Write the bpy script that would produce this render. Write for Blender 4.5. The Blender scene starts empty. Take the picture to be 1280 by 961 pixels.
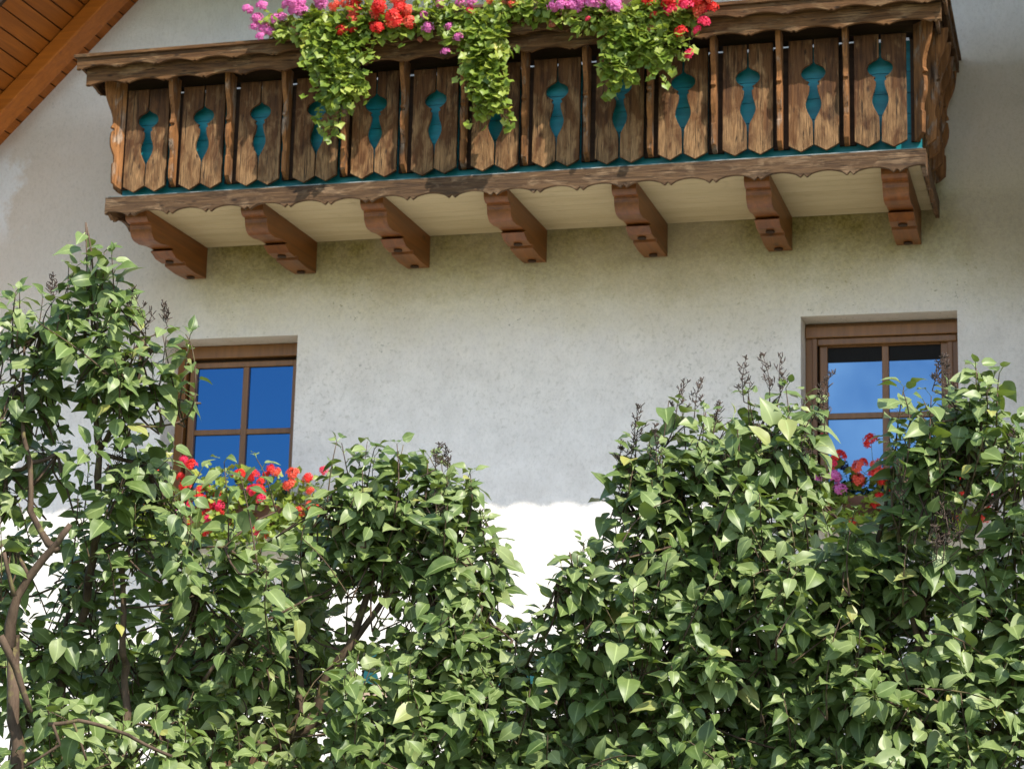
import bpy, bmesh, math, random
import numpy as np
from mathutils import Vector, Matrix

SC = bpy.context.scene
COL = SC.collection
random.seed(7)
RNG = np.random.default_rng(11)
RAD = math.radians

# ------------------------------------------------------------------ camera
YAW, PITCH, ROLL, FPX = 16.0158, 11.5812, 1.4938, 2573.4
CAM_POS = np.array([0.0, 0.0, 1.6])
cy, sy = math.cos(RAD(YAW)), math.sin(RAD(YAW))
cp, sp = math.cos(RAD(PITCH)), math.sin(RAD(PITCH))
cr, sr = math.cos(RAD(ROLL)), math.sin(RAD(ROLL))
FWD = np.array([-sy * cp, cy * cp, sp])
_r = np.array([cy, sy, 0.0])
_u = np.cross(_r, FWD)
RIGHT = cr * _r + sr * _u
UP = -sr * _r + cr * _u
cam_data = bpy.data.cameras.new('camera')
cam = bpy.data.objects.new('camera', cam_data)
COL.objects.link(cam)
m = Matrix.Identity(4)
for i in range(3):
    m[i][0], m[i][1], m[i][2], m[i][3] = RIGHT[i], UP[i], -FWD[i], CAM_POS[i]
cam.matrix_world = m
cam_data.sensor_width = 36.0
cam_data.lens = FPX / 1280 * 36.0
cam_data.clip_end = 4000
cam_data.dof.use_dof = True
cam_data.dof.focus_distance = 5.0
cam_data.dof.aperture_fstop = 20.0
SC.camera = cam

# ------------------------------------------------------------------ sky and sun
SUN_EL, SUN_AZ = 46.7, 50.0      # azimuth: to the right of the direction out of the facade
sun_vec = Vector((math.sin(RAD(SUN_AZ)) * math.cos(RAD(SUN_EL)), -math.cos(RAD(SUN_AZ)) * math.cos(RAD(SUN_EL)), math.sin(RAD(SUN_EL))))
sd = bpy.data.lights.new('sun', 'SUN')
sd.energy = 3.6
sd.angle = RAD(0.53)
sd.color = (1.0, 0.94, 0.84)
sun = bpy.data.objects.new('sun', sd)
COL.objects.link(sun)
sun.rotation_euler = (-sun_vec).to_track_quat('-Z', 'Y').to_euler()
sun.location = (8, -6, 14)

world = bpy.data.worlds.new('World')
SC.world = world
world.use_nodes = True
nt = world.node_tree
nt.nodes.clear()
wo = nt.nodes.new('ShaderNodeOutputWorld')
bg = nt.nodes.new('ShaderNodeBackground')
sky = nt.nodes.new('ShaderNodeTexSky')
sky.sky_type = 'NISHITA'
sky.sun_disc = False
sky.sun_elevation = RAD(SUN_EL)
sky.sun_rotation = math.atan2(sun_vec.x, sun_vec.y)
sky.altitude = 600
bg.inputs['Strength'].default_value = 0.145
# soft clouds standing in one part of the sky
tc = nt.nodes.new('ShaderNodeTexCoord')
dotn = nt.nodes.new('ShaderNodeVectorMath'); dotn.operation = 'DOT_PRODUCT'
cdir = Vector((-0.105, -0.972, 0.222)).normalized()
dotn.inputs[1].default_value = cdir
nt.links.new(tc.outputs['Generated'], dotn.inputs[0])
mr = nt.nodes.new('ShaderNodeMapRange')
mr.inputs['From Min'].default_value = 0.9968
mr.inputs['From Max'].default_value = 1.0
mr.inputs['To Min'].default_value = 0.0
mr.inputs['To Max'].default_value = 1.0
nt.links.new(dotn.outputs['Value'], mr.inputs['Value'])
cn = nt.nodes.new('ShaderNodeTexNoise')
cn.inputs['Scale'].default_value = 14.0
cn.inputs['Detail'].default_value = 4.0
nt.links.new(tc.outputs['Generated'], cn.inputs['Vector'])
cr_ = nt.nodes.new('ShaderNodeMapRange')
cr_.inputs['From Min'].default_value = 0.22
cr_.inputs['From Max'].default_value = 0.68
nt.links.new(cn.outputs['Fac'], cr_.inputs['Value'])
cm = nt.nodes.new('ShaderNodeMath'); cm.operation = 'MULTIPLY'
nt.links.new(mr.outputs['Result'], cm.inputs[0]); nt.links.new(cr_.outputs['Result'], cm.inputs[1])
mx = nt.nodes.new('ShaderNodeMix'); mx.data_type = 'RGBA'
mx.inputs[7].default_value = (32.0, 18.0, 14.0, 1)
nt.links.new(cm.outputs[0], mx.inputs[0])
nt.links.new(sky.outputs['Color'], mx.inputs[6])
nt.links.new(mx.outputs[2], bg.inputs['Color'])
nt.links.new(bg.outputs['Background'], wo.inputs['Surface'])

SC.view_settings.view_transform = 'Standard'
SC.view_settings.look = 'None'
SC.view_settings.gamma = 1.0
SC.view_settings.use_curve_mapping = False
SC.view_settings.exposure = 1.06
SC.cycles.max_bounces = 8
SC.cycles.transparent_max_bounces = 8


def at(x, y, Y):
    """world point seen at picture point (x, y) of the 1280-wide photograph, on the vertical plane at depth Y"""
    d = FWD + RIGHT * (x - 640) / FPX - UP * (y - 480.5) / FPX
    return CAM_POS + d * (Y / d[1])


def along(x, y, t):
    """world point seen at (x, y), t metres from the camera along its axis"""
    d = FWD + RIGHT * (x - 640) / FPX - UP * (y - 480.5) / FPX
    return CAM_POS + d * t


# ------------------------------------------------------------------ node helper
class NB:
    def __init__(self, name):
        self.m = bpy.data.materials.new(name)
        self.m.use_nodes = True
        self.t = self.m.node_tree
        self.t.nodes.clear()
        self.out = self.n('ShaderNodeOutputMaterial')

    def n(self, typ, **kw):
        nd = self.t.nodes.new(typ)
        for k, v in kw.items():
            setattr(nd, k, v)
        return nd

    def l(self, a, b):
        self.t.links.new(a, b)

    def obj(self, scale=(1, 1, 1), rnd=True):
        c = self.n('ShaderNodeTexCoord')
        mp = self.n('ShaderNodeMapping')
        mp.inputs['Scale'].default_value = scale
        if rnd:
            oi = self.n('ShaderNodeObjectInfo')
            v = self.n('ShaderNodeVectorMath', operation='SCALE')
            v.inputs[0].default_value = (17.3, 11.1, 23.7)
            self.l(oi.outputs['Random'], v.inputs['Scale'])
            a = self.n('ShaderNodeVectorMath', operation='ADD')
            self.l(c.outputs['Object'], a.inputs[0]); self.l(v.outputs[0], a.inputs[1])
            self.l(a.outputs[0], mp.inputs['Vector'])
        else:
            self.l(c.outputs['Object'], mp.inputs['Vector'])
        return mp.outputs['Vector']

    def noise(self, vec, scale, detail=4, rough=0.55, dist=0.0):
        x = self.n('ShaderNodeTexNoise')
        x.inputs['Scale'].default_value = scale
        x.inputs['Detail'].default_value = detail
        x.inputs['Roughness'].default_value = rough
        x.inputs['Distortion'].default_value = dist
        if vec is not None:
            self.l(vec, x.inputs['Vector'])
        return x.outputs['Fac']

    def ramp(self, fac, stops):
        r = self.n('ShaderNodeValToRGB')
        e = r.color_ramp.elements
        e[0].position, e[0].color = stops[0][0], (*stops[0][1], 1)
        e[1].position, e[1].color = stops[-1][0], (*stops[-1][1], 1)
        for p, c in stops[1:-1]:
            q = e.new(p); q.color = (*c, 1)
        self.l(fac, r.inputs['Fac'])
        return r.outputs['Color']

    def rng(self, v, a, b, c=0.0, d=1.0):
        r = self.n('ShaderNodeMapRange')
        for i, x in zip(('From Min', 'From Max', 'To Min', 'To Max'), (a, b, c, d)):
            r.inputs[i].default_value = x
        self.l(v, r.inputs['Value'])
        return r.outputs['Result']

    def mix(self, fac, a, b, blend='MIX'):
        x = self.n('ShaderNodeMix', data_type='RGBA', blend_type=blend)
        for s, v in ((0, fac), (6, a), (7, b)):
            if isinstance(v, (int, float)):
                x.inputs[s].default_value = v
            elif isinstance(v, tuple):
                x.inputs[s].default_value = (*v, 1)
            else:
                self.l(v, x.inputs[s])
        return x.outputs[2]

    def math(self, op, a, b=0.0):
        x = self.n('ShaderNodeMath', operation=op)
        for i, v in enumerate((a, b)):
            if isinstance(v, (int, float)):
                x.inputs[i].default_value = v
            else:
                self.l(v, x.inputs[i])
        return x.outputs[0]

    def rand(self):
        return self.n('ShaderNodeObjectInfo').outputs['Random']

    def sep(self, vec):
        s = self.n('ShaderNodeSeparateXYZ')
        self.l(vec, s.inputs[0])
        return s.outputs

    def pos(self):
        return self.n('ShaderNodeNewGeometry').outputs['Position']

    def principled(self, col, rough=0.7, bump=None, bs=0.3, bd=0.01, spec=0.4):
        p = self.n('ShaderNodeBsdfPrincipled')
        if isinstance(col, tuple):
            p.inputs['Base Color'].default_value = (*col, 1)
        else:
            self.l(col, p.inputs['Base Color'])
        if isinstance(rough, (int, float)):
            p.inputs['Roughness'].default_value = rough
        else:
            self.l(rough, p.inputs['Roughness'])
        p.inputs['Specular IOR Level'].default_value = spec
        if bump is not None:
            b = self.n('ShaderNodeBump')
            b.inputs['Strength'].default_value = bs
            b.inputs['Distance'].default_value = bd
            self.l(bump, b.inputs['Height'])
            self.l(b.outputs['Normal'], p.inputs['Normal'])
        self.l(p.outputs['BSDF'], self.out.inputs['Surface'])
        return p


def weathered(name, axis, dark, mid, light, grey, wear=0.5, low=None):
    """old boards: grain along one axis, dark stains, pale raised grain; low = (z0, z1): more wear towards the foot, paled to stand in for sunlight"""
    b = NB(name)
    s = [44, 44, 44]; s[axis] = 3.0
    v = b.obj(tuple(s))
    s2 = [13, 13, 13]; s2[axis] = 5.0
    v2 = b.obj(tuple(s2))
    g = b.noise(v, 1.0, 7, 0.62, 0.7)
    fine = b.noise(v, 3.4, 4, 0.6, 0.3)
    patch = b.noise(v2, 1.0, 5, 0.6, 0.5)
    patch2 = b.noise(v2, 0.45, 4, 0.6, 0.2)
    col = b.ramp(g, [(0.22, dark), (0.45, mid), (0.72, light)])
    w = b.rng(patch, 0.62 - 0.22 * wear, 0.72 - 0.18 * wear)
    if low:
        z = b.sep(b.pos())[2]
        lw = b.rng(z, low[0], low[1], 1.0, 0.0)
        w = b.math('MULTIPLY', b.rng(b.math('ADD', patch, b.math('MULTIPLY', lw, 0.17)), 0.52, 0.70), 0.75)
    gcol = b.ramp(fine, [(0.3, tuple(x * 0.42 for x in grey)), (0.5, grey), (0.68, tuple(min(1, x * 1.45) for x in grey))])
    col = b.mix(w, col, gcol)
    dk = b.rng(patch2, 0.54, 0.70, 0.0, 0.6)
    col = b.mix(dk, col, tuple(x * 0.55 for x in dark))
    col = b.mix(0.32, col, b.ramp(b.rand(), [(0.0, (0.5, 0.45, 0.4)), (0.5, (1, 1, 1)), (1.0, (1.3, 1.2, 1.1))]), 'MULTIPLY')
    knots = b.n('ShaderNodeTexVoronoi')
    knots.inputs['Scale'].default_value = 0.8
    b.l(v2, knots.inputs['Vector'])
    kn = b.rng(knots.outputs['Distance'], 0.05, 0.13, 0.8, 0.0)
    col = b.mix(kn, col, tuple(x * 0.4 for x in dark))
    s3 = [38, 38, 38]; s3[axis] = 0.9
    ck = b.noise(b.obj(tuple(s3)), 1.0, 3, 0.5, 0.5)
    ck = b.math('MULTIPLY', b.rng(b.math('ABSOLUTE', b.math('SUBTRACT', ck, 0.5)), 0.004, 0.016, 1.0, 0.0), b.rng(patch, 0.46, 0.56))
    col = b.mix(b.math('MULTIPLY', ck, 0.85), col, (0.012, 0.007, 0.004))
    h = b.math('SUBTRACT', b.math('ADD', g, b.math('MULTIPLY', fine, 0.6)), ck)
    b.principled(col, 0.78, h, 0.75, 0.012, 0.25)
    return b.m


M = {}
M['board'] = weathered('weathered_board', 2, (0.022, 0.009, 0.004), (0.082, 0.033, 0.010), (0.150, 0.066, 0.021), (0.29, 0.165, 0.072), 0.4, low=(6.05, 6.75))  # worn foot colour lightened further so the board bottoms read as sunlit
M['rail'] = weathered('weathered_rail', 0, (0.022, 0.010, 0.004), (0.088, 0.040, 0.013), (0.175, 0.086, 0.030), (0.17, 0.098, 0.044), 0.45)
M['rail_side'] = weathered('weathered_rail_side', 1, (0.05, 0.026, 0.014), (0.11, 0.058, 0.027), (0.2, 0.11, 0.05), (0.2, 0.14, 0.1), 0.4)
M['fascia'] = weathered('weathered_fascia', 0, (0.018, 0.010, 0.006), (0.075, 0.040, 0.018), (0.145, 0.080, 0.036), (0.185, 0.115, 0.062), 0.5)
M['fin'] = weathered('fin_wood', 2, (0.07, 0.03, 0.012), (0.20, 0.085, 0.026), (0.32, 0.14, 0.045), (0.27, 0.19, 0.13), 0.35)


def smooth_wood(name, axis, c0, c1, rough=0.5, spec=0.4):
    b = NB(name)
    s = [22, 22, 22]; s[axis] = 1.2
    v = b.obj(tuple(s))
    g = b.noise(v, 1.0, 6, 0.6, 0.8)
    s2 = [4, 4, 4]; s2[axis] = 2
    kn = b.n('ShaderNodeTexVoronoi'); kn.inputs['Scale'].default_value = 0.9
    b.l(b.obj(tuple(s2)), kn.inputs['Vector'])
    col = b.ramp(g, [(0.3, c0), (0.7, c1)])
    col = b.mix(b.rng(kn.outputs['Distance'], 0.04, 0.10, 0.75, 0.0), col, tuple(x * 0.4 for x in c0))
    col = b.mix(0.5, col, b.ramp(b.rand(), [(0.0, (0.75, 0.72, 0.7)), (1.0, (1.15, 1.1, 1.1))]), 'MULTIPLY')
    b.principled(col, rough, g, 0.25, 0.004, spec)
    return b.m


M['corbel'] = smooth_wood('corbel_wood', 1, (0.10, 0.031, 0.005), (0.21, 0.070, 0.011), 0.42, 0.5)
M['soffit_wood'] = smooth_wood('eaves_boards', 1, (0.22, 0.062, 0.005), (0.42, 0.125, 0.010), 0.6)
M['rafter'] = smooth_wood('eaves_rafter', 0, (0.30, 0.084, 0.007), (0.45, 0.135, 0.011), 0.55)
M['frame'] = smooth_wood('window_wood', 2, (0.165, 0.070, 0.017), (0.24, 0.105, 0.026), 0.4, 0.5)
M['darkwood'] = smooth_wood('dark_wood', 0, (0.03, 0.016, 0.009), (0.06, 0.032, 0.017), 0.8, 0.2)

# teal paint
b = NB('teal_paint')
v = b.obj((3, 3, 14), False)
g = b.noise(v, 1.6, 5, 0.6)
b.principled(b.ramp(g, [(0.3, (0.004, 0.13, 0.155)), (0.7, (0.010, 0.24, 0.27))]), 0.5, g, 0.2, 0.004)
M['teal'] = b.m
b = NB('ornament_teal')
b.principled((0.004, 0.075, 0.085), 0.8)
M['teal_old'] = b.m
b = NB('pale_strip')
v = b.obj((2, 9, 9), False)
b.principled(b.ramp(b.noise(v, 2.5, 4), [(0.45, (0.03, 0.06, 0.06)), (0.66, (0.40, 0.42, 0.40))]), 0.6)
M['strip'] = b.m
# cream soffit
b = NB('cream_paint')
v = b.obj((1.2, 8, 8), False)
g = b.noise(v, 1.0, 5, 0.6)
sp_ = b.noise(b.obj((1, 1, 1), False), 9, 3, 0.5)
col = b.ramp(g, [(0.3, (0.42, 0.335, 0.185)), (0.7, (0.52, 0.425, 0.255))])
col = b.mix(b.rng(sp_, 0.62, 0.75, 0, 0.25), col, (0.25, 0.2, 0.1))
b.principled(col, 0.6, g, 0.1, 0.003)
M['cream'] = b.m
b = NB('white_paint')
b.principled((0.72, 0.72, 0.74), 0.7)
M['white'] = b.m

# rough plaster: pits, dirt, olive tone deepening towards the balcony underside, a clean repaired patch at far left
b = NB('rough_plaster')
p = b.pos()
xyz = b.sep(p)
base_n = b.noise(p, 0.9, 5, 0.6)
mid_n = b.noise(p, 4.5, 5, 0.65)
fine = b.noise(p, 38, 6, 0.7)
grit = b.noise(p, 95, 3, 0.7)
col = b.ramp(mid_n, [(0.3, (0.71, 0.665, 0.615)), (0.62, (0.81, 0.765, 0.715))])
dirt = b.math('MULTIPLY', b.rng(b.noise(p, 26, 5, 0.75), 0.53, 0.72), b.rng(base_n, 0.34, 0.62, 0.15, 0.75))
zup = b.rng(xyz[2], 3.6, 4.6, 0.15, 1.0)
dirt = b.math('MULTIPLY', dirt, zup)
col = b.mix(dirt, col, (0.40, 0.37, 0.30))
dots = b.math('MULTIPLY', b.rng(b.noise(p, 48, 2, 0.5), 0.66, 0.71), b.rng(b.noise(p, 2.2, 3, 0.6), 0.47, 0.62))
dots = b.math('MULTIPLY', dots, b.rng(xyz[2], 4.5, 5.6, 0.1, 0.85))
col = b.mix(dots, col, (0.10, 0.095, 0.06))
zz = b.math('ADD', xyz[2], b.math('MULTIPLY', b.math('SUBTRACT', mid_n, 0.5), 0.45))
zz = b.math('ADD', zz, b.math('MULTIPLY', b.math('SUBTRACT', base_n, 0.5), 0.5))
olive = b.math('MULTIPLY', b.rng(zz, 5.0, 5.9), b.rng(xyz[2], 6.05, 6.5, 1.0, 0.0))
olive = b.math('MULTIPLY', olive, b.rng(xyz[0], -7.6, -6.6, 0.12, 1.0))
col = b.mix(b.math('MULTIPLY', olive, 0.85), col, b.ramp(fine, [(0.35, (0.27, 0.245, 0.065)), (0.62, (0.48, 0.44, 0.18))]))
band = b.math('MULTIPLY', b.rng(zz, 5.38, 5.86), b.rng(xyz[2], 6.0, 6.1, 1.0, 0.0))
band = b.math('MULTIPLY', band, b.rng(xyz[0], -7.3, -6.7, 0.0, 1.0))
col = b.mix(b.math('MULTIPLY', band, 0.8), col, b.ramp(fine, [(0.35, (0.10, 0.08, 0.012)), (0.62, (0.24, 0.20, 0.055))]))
warm = b.math('MULTIPLY', b.rng(base_n, 0.42, 0.6), b.math('MULTIPLY', b.rng(xyz[2], 4.7, 5.6, 0.0, 0.45), b.rng(xyz[2], 6.9, 7.3, 1.0, 0.0)))
rw = b.math('MULTIPLY', b.rng(xyz[0], -1.6, -0.7, 0.0, 1.0), b.rng(zz, 5.2, 6.6, 0.0, 0.75))
col = b.mix(rw, col, (0.42, 0.36, 0.25))
col = b.mix(warm, col, (0.60, 0.53, 0.43))
col = b.mix(b.rng(zz, 4.3, 5.6, 0.0, 1.0), col, (1.0, 0.95, 0.885), 'MULTIPLY')
lw_ = b.math('MULTIPLY', b.rng(xyz[0], -6.6, -7.6, 0.0, 0.7), b.math('MULTIPLY', b.rng(zz, 5.0, 5.8), b.rng(xyz[2], 7.2, 7.8, 1.0, 0.0)))
col = b.mix(lw_, col, (0.66, 0.58, 0.51))
patch_x = b.rng(b.math('ADD', xyz[0], b.math('MULTIPLY', b.math('SUBTRACT', mid_n, 0.5), 0.7)), -8.62, -8.5, 1.0, 0.0)
patch_z = b.math('MULTIPLY', b.rng(xyz[2], 6.0, 6.3), b.rng(xyz[2], 6.75, 6.95, 1.0, 0.0))
col = b.mix(b.math('MULTIPLY', patch_x, b.math('MULTIPLY', patch_z, 0.8)), col, (0.84, 0.84, 0.85))
col = b.mix(b.rng(xyz[2], 7.0, 7.5, 0.0, 0.85), col, b.ramp(mid_n, [(0.3, (0.80, 0.80, 0.84)), (0.6, (0.88, 0.88, 0.92))]))  # upper wall painted bluish white in place of sky bounce
sc_ = b.n('ShaderNodeMapping'); sc_.inputs['Scale'].default_value = (1.0, 1.0, 0.55)
b.l(p, sc_.inputs['Vector'])
speck = b.noise(sc_.outputs['Vector'], 62, 4, 0.75)
col = b.mix(0.5, col, b.ramp(speck, [(0.32, (0.80, 0.79, 0.77)), (0.52, (1, 1, 1))]), 'MULTIPLY')
h = b.math('ADD', b.math('MULTIPLY', fine, 1.0), b.math('MULTIPLY', grit, 0.55))
b.principled(col, 0.9, h, 0.55, 0.012, 0.2)
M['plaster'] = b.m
b = NB('tan_plaster')
b.principled(b.ramp(b.noise(b.pos(), 12, 5, 0.7), [(0.3, (0.34, 0.24, 0.17)), (0.7, (0.46, 0.34, 0.25))]), 0.9)
M['tan'] = b.m

# window glass: mirrors the sky, deep reflected blue painted into the gloss tint, dark room behind
b = NB('window_glass')
gl = b.n('ShaderNodeBsdfGlossy'); gl.inputs['Roughness'].default_value = 0.012
gl.inputs['Color'].default_value = (0.10, 0.37, 0.86, 1)
nz = b.noise(b.obj((1, 1, 1), False), 1.8, 2, 0.5)
bp = b.n('ShaderNodeBump'); bp.inputs['Strength'].default_value = 0.02; bp.inputs['Distance'].default_value = 0.02
b.l(nz, bp.inputs['Height']); b.l(bp.outputs['Normal'], gl.inputs['Normal'])
df = b.n('ShaderNodeBsdfDiffuse'); df.inputs['Color'].default_value = (0.006, 0.009, 0.014, 1)
ms = b.n('ShaderNodeMixShader'); ms.inputs['Fac'].default_value = 0.24
b.l(df.outputs[0], ms.inputs[1]); b.l(gl.outputs[0], ms.inputs[2]); b.l(ms.outputs[0], b.out.inputs['Surface'])
M['glass'] = b.m

b = NB('matte_black')
b.principled((0.008, 0.007, 0.007), 0.9)
M['seal'] = b.m
b = NB('roof_tile')
b.principled(b.ramp(b.noise(b.obj((6, 6, 6), False), 2, 4), [(0.3, (0.10, 0.035, 0.02)), (0.7, (0.2, 0.07, 0.04))]), 0.8)
M['tile'] = b.m
b = NB('meadow_grass')
g = b.noise(b.pos(), 3.0, 6, 0.7)
b.principled(b.ramp(g, [(0.3, (0.045, 0.075, 0.018)), (0.7, (0.11, 0.14, 0.045))]), 0.9, g, 0.6, 0.05)
M['ground'] = b.m

b = NB('bounce_gravel')
g = b.noise(b.pos(), 40.0, 5, 0.7)
b.principled(b.ramp(g, [(0.3, (0.34, 0.30, 0.25)), (0.7, (0.50, 0.46, 0.39))]), 0.95, g, 0.5, 0.02)
M['gravel_bounce'] = b.m


def bark(name, c0, c1):
    b = NB(name)
    v = b.obj((30, 30, 9), False)
    g = b.noise(v, 1.0, 6, 0.7)
    moss = b.rng(b.noise(b.pos(), 22, 4, 0.6), 0.56, 0.66, 0, 0.55)
    col = b.mix(moss, b.ramp(g, [(0.3, c0), (0.7, c1)]), (0.20, 0.18, 0.06))
    b.principled(col, 0.85, g, 0.6, 0.006, 0.2)
    return b.m


M['bark'] = bark('lilac_bark', (0.035, 0.022, 0.015), (0.145, 0.098, 0.065))


def leaf_mat(name, dark, mid, light, under, trans, rough=0.42, spec=0.5, tw=0.3):
    b = NB(name)
    a = b.n('ShaderNodeAttribute', attribute_name='leaf_tone')
    vv = b.n('ShaderNodeAttribute', attribute_name='leaf_across')
    col = b.ramp(a.outputs['Fac'], [(0.0, dark), (0.5, mid), (0.93, light), (1.0, tuple(x * y for x, y in zip(light, (1.5, 1.15, 0.7))))])
    rib = b.rng(vv.outputs['Fac'], 0.0, 0.10, 0.6, 0.0)
    col = b.mix(rib, col, tuple(min(1, x * 1.9) for x in light))
    blotch = b.noise(b.obj((1, 1, 1), False), 55, 3, 0.6)
    col = b.mix(b.rng(blotch, 0.5, 0.8, 0.0, 0.35), col, tuple(x * 1.3 for x in light))
    geo = b.n('ShaderNodeNewGeometry')
    col2 = b.mix(geo.outputs['Backfacing'], col, under)
    p = b.n('ShaderNodeBsdfPrincipled')
    b.l(col2, p.inputs['Base Color'])
    p.inputs['Roughness'].default_value = rough
    p.inputs['Specular IOR Level'].default_value = spec
    t = b.n('ShaderNodeBsdfTranslucent'); t.inputs['Color'].default_value = (*trans, 1)
    ms = b.n('ShaderNodeMixShader'); ms.inputs['Fac'].default_value = tw
    b.l(p.outputs[0], ms.inputs[1]); b.l(t.outputs[0], ms.inputs[2]); b.l(ms.outputs[0], b.out.inputs['Surface'])
    return b.m


M['lilac_leaf'] = leaf_mat('lilac_leaf', (0.052, 0.092, 0.020), (0.120, 0.176, 0.044), (0.235, 0.285, 0.110), (0.12, 0.16, 0.07), (0.22, 0.31, 0.03), 0.44, 0.45, 0.2)
M['ger_leaf'] = leaf_mat('geranium_leaf', (0.07, 0.125, 0.014), (0.17, 0.245, 0.028), (0.34, 0.385, 0.07), (0.19, 0.25, 0.07), (0.30, 0.38, 0.02), 0.45, 0.45, 0.3)


def petal_mat(name, c0, c1):
    b = NB(name)
    col = b.ramp(b.noise(b.obj((1, 1, 1)), 40, 2), [(0.3, c0), (0.7, c1)])
    d = b.n('ShaderNodeBsdfPrincipled'); b.l(col, d.inputs['Base Color']); d.inputs['Roughness'].default_value = 0.6
    t = b.n('ShaderNodeBsdfTranslucent'); b.l(col, t.inputs['Color'])
    ms = b.n('ShaderNodeMixShader'); ms.inputs['Fac'].default_value = 0.35
    b.l(d.outputs[0], ms.inputs[1]); b.l(t.outputs[0], ms.inputs[2]); b.l(ms.outputs[0], b.out.inputs['Surface'])
    return b.m


M['red'] = petal_mat('red_petal', (0.62, 0.010, 0.012), (0.85, 0.045, 0.025))
M['pink'] = petal_mat('pink_petal', (0.62, 0.10, 0.36), (0.80, 0.26, 0.56))
M['salmon'] = petal_mat('salmon_petal', (0.75, 0.07, 0.035), (0.85, 0.16, 0.09))
M['rose'] = petal_mat('rose_petal', (0.68, 0.015, 0.07), (0.85, 0.05, 0.14))
M['wilt'] = petal_mat('wilted_petal', (0.30, 0.07, 0.035), (0.45, 0.15, 0.07))
b = NB('dry_seed')
b.principled(b.ramp(b.noise(b.obj((1, 1, 1)), 30, 3), [(0.3, (0.035, 0.022, 0.016)), (0.7, (0.11, 0.072, 0.052))]), 0.8)
M['seed'] = b.m
b = NB('dry_twig')
b.principled(b.ramp(b.noise(b.obj((1, 1, 1)), 30, 3), [(0.3, (0.28, 0.20, 0.13)), (0.7, (0.46, 0.35, 0.25))]), 0.8)
M['twig'] = b.m
b = NB('green_stem')
b.principled((0.12, 0.14, 0.04), 0.6)
M['stem'] = b.m
b = NB('planter_plastic')
b.principled(b.ramp(b.noise(b.obj((1, 1, 1)), 8, 3), [(0.3, (0.10, 0.04, 0.02)), (0.7, (0.15, 0.06, 0.03))]), 0.6)
M['planter'] = b.m


# ------------------------------------------------------------------ mesh helpers
def link(name, mesh, mat, parent=None):
    o = bpy.data.objects.new(name, mesh)
    COL.objects.link(o)
    if mat is not None:
        mesh.materials.append(mat)
    if parent is not None:
        o.parent = parent
        o.matrix_parent_inverse = parent.matrix_world.inverted()
    return o


def from_bm(name, bm, mat, parent=None, bevel=0.0, smooth=False):
    me = bpy.data.meshes.new(name)
    bmesh.ops.recalc_face_normals(bm, faces=bm.faces)
    bm.to_mesh(me); bm.free()
    if smooth:
        for f in me.polygons:
            f.use_smooth = True
    o = link(name, me, mat, parent)
    if bevel:
        md = o.modifiers.new('edge', 'BEVEL')
        md.width = bevel; md.segments = 2; md.limit_method = 'ANGLE'; md.angle_limit = RAD(40)
    return o


def empty(name, loc, parent=None):
    o = bpy.data.objects.new(name, None)
    o.location = loc
    o.empty_display_size = 0.2
    COL.objects.link(o)
    bpy.context.view_layer.update()
    return o


def tag(o, label=None, cat=None, group=None, kind=None):
    if label: o['label'] = label
    if cat: o['category'] = cat
    if group: o['group'] = group
    if kind: o['kind'] = kind
    return o


def box(bm, x0, x1, y0, y1, z0, z1):
    v = [bm.verts.new(c) for c in ((x0, y0, z0), (x1, y0, z0), (x1, y1, z0), (x0, y1, z0), (x0, y0, z1), (x1, y0, z1), (x1, y1, z1), (x0, y1, z1))]
    for f in ((0, 3, 2, 1), (4, 5, 6, 7), (0, 1, 5, 4), (1, 2, 6, 5), (2, 3, 7, 6), (3, 0, 4, 7)):
        bm.faces.new([v[i] for i in f])


def boxes(name, mat, parent, lst, bevel=0.0):
    bm = bmesh.new()
    for bx in lst:
        box(bm, *bx)
    return from_bm(name, bm, mat, parent, bevel)


def prism(bm, pts, fn, a, c):
    """outline pts extruded from a to c; fn(u, v, w) -> xyz"""
    A = [bm.verts.new(fn(u, v, a)) for u, v in pts]
    B = [bm.verts.new(fn(u, v, c)) for u, v in pts]
    n = len(pts)
    bm.faces.new(A); bm.faces.new(B[::-1])
    for i in range(n):
        j = (i + 1) % n
        bm.faces.new((A[i], B[i], B[j], A[j]))


def XZ(u, v, w): return (u, w, v)
def YZ(u, v, w): return (w, u, v)


def tube(V, Fc, pts, r0, r1, sides=5):
    """append a tapered tube along pts to vertex / face lists"""
    pts = [np.asarray(p, float) for p in pts]
    n = len(pts)
    base = len(V)
    prev = None
    for i, p in enumerate(pts):
        d = pts[min(i + 1, n - 1)] - pts[max(i - 1, 0)]
        d = d / (np.linalg.norm(d) + 1e-9)
        if prev is None:
            ref = np.array([0.0, 0, 1]) if abs(d[2]) < 0.9 else np.array([1.0, 0, 0])
            s = np.cross(d, ref)
        else:
            s = prev - d * (prev @ d)
        s /= np.linalg.norm(s) + 1e-9
        prev = s
        t = np.cross(d, s)
        r = r0[i] if hasattr(r0, '__len__') else r0 + (r1 - r0) * i / max(1, n - 1)
        for k in range(sides):
            a = 2 * math.pi * k / sides
            V.append(tuple(p + r * (math.cos(a) * s + math.sin(a) * t)))
    for i in range(n - 1):
        for k in range(sides):
            k2 = (k + 1) % sides
            Fc.append((base + i * sides + k, base + i * sides + k2, base + (i + 1) * sides + k2, base + (i + 1) * sides + k))
    Fc.append(tuple(base + k for k in range(sides))[::-1])
    Fc.append(tuple(base + (n - 1) * sides + k for k in range(sides)))


def vf_mesh(name, V, Fc, mat, parent=None, smooth=True):
    me = bpy.data.meshes.new(name)
    me.from_pydata(V, [], Fc)
    if smooth:
        me.polygons.foreach_set('use_smooth', [True] * len(me.polygons))
    me.update()
    return link(name, me, mat, parent)


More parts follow.
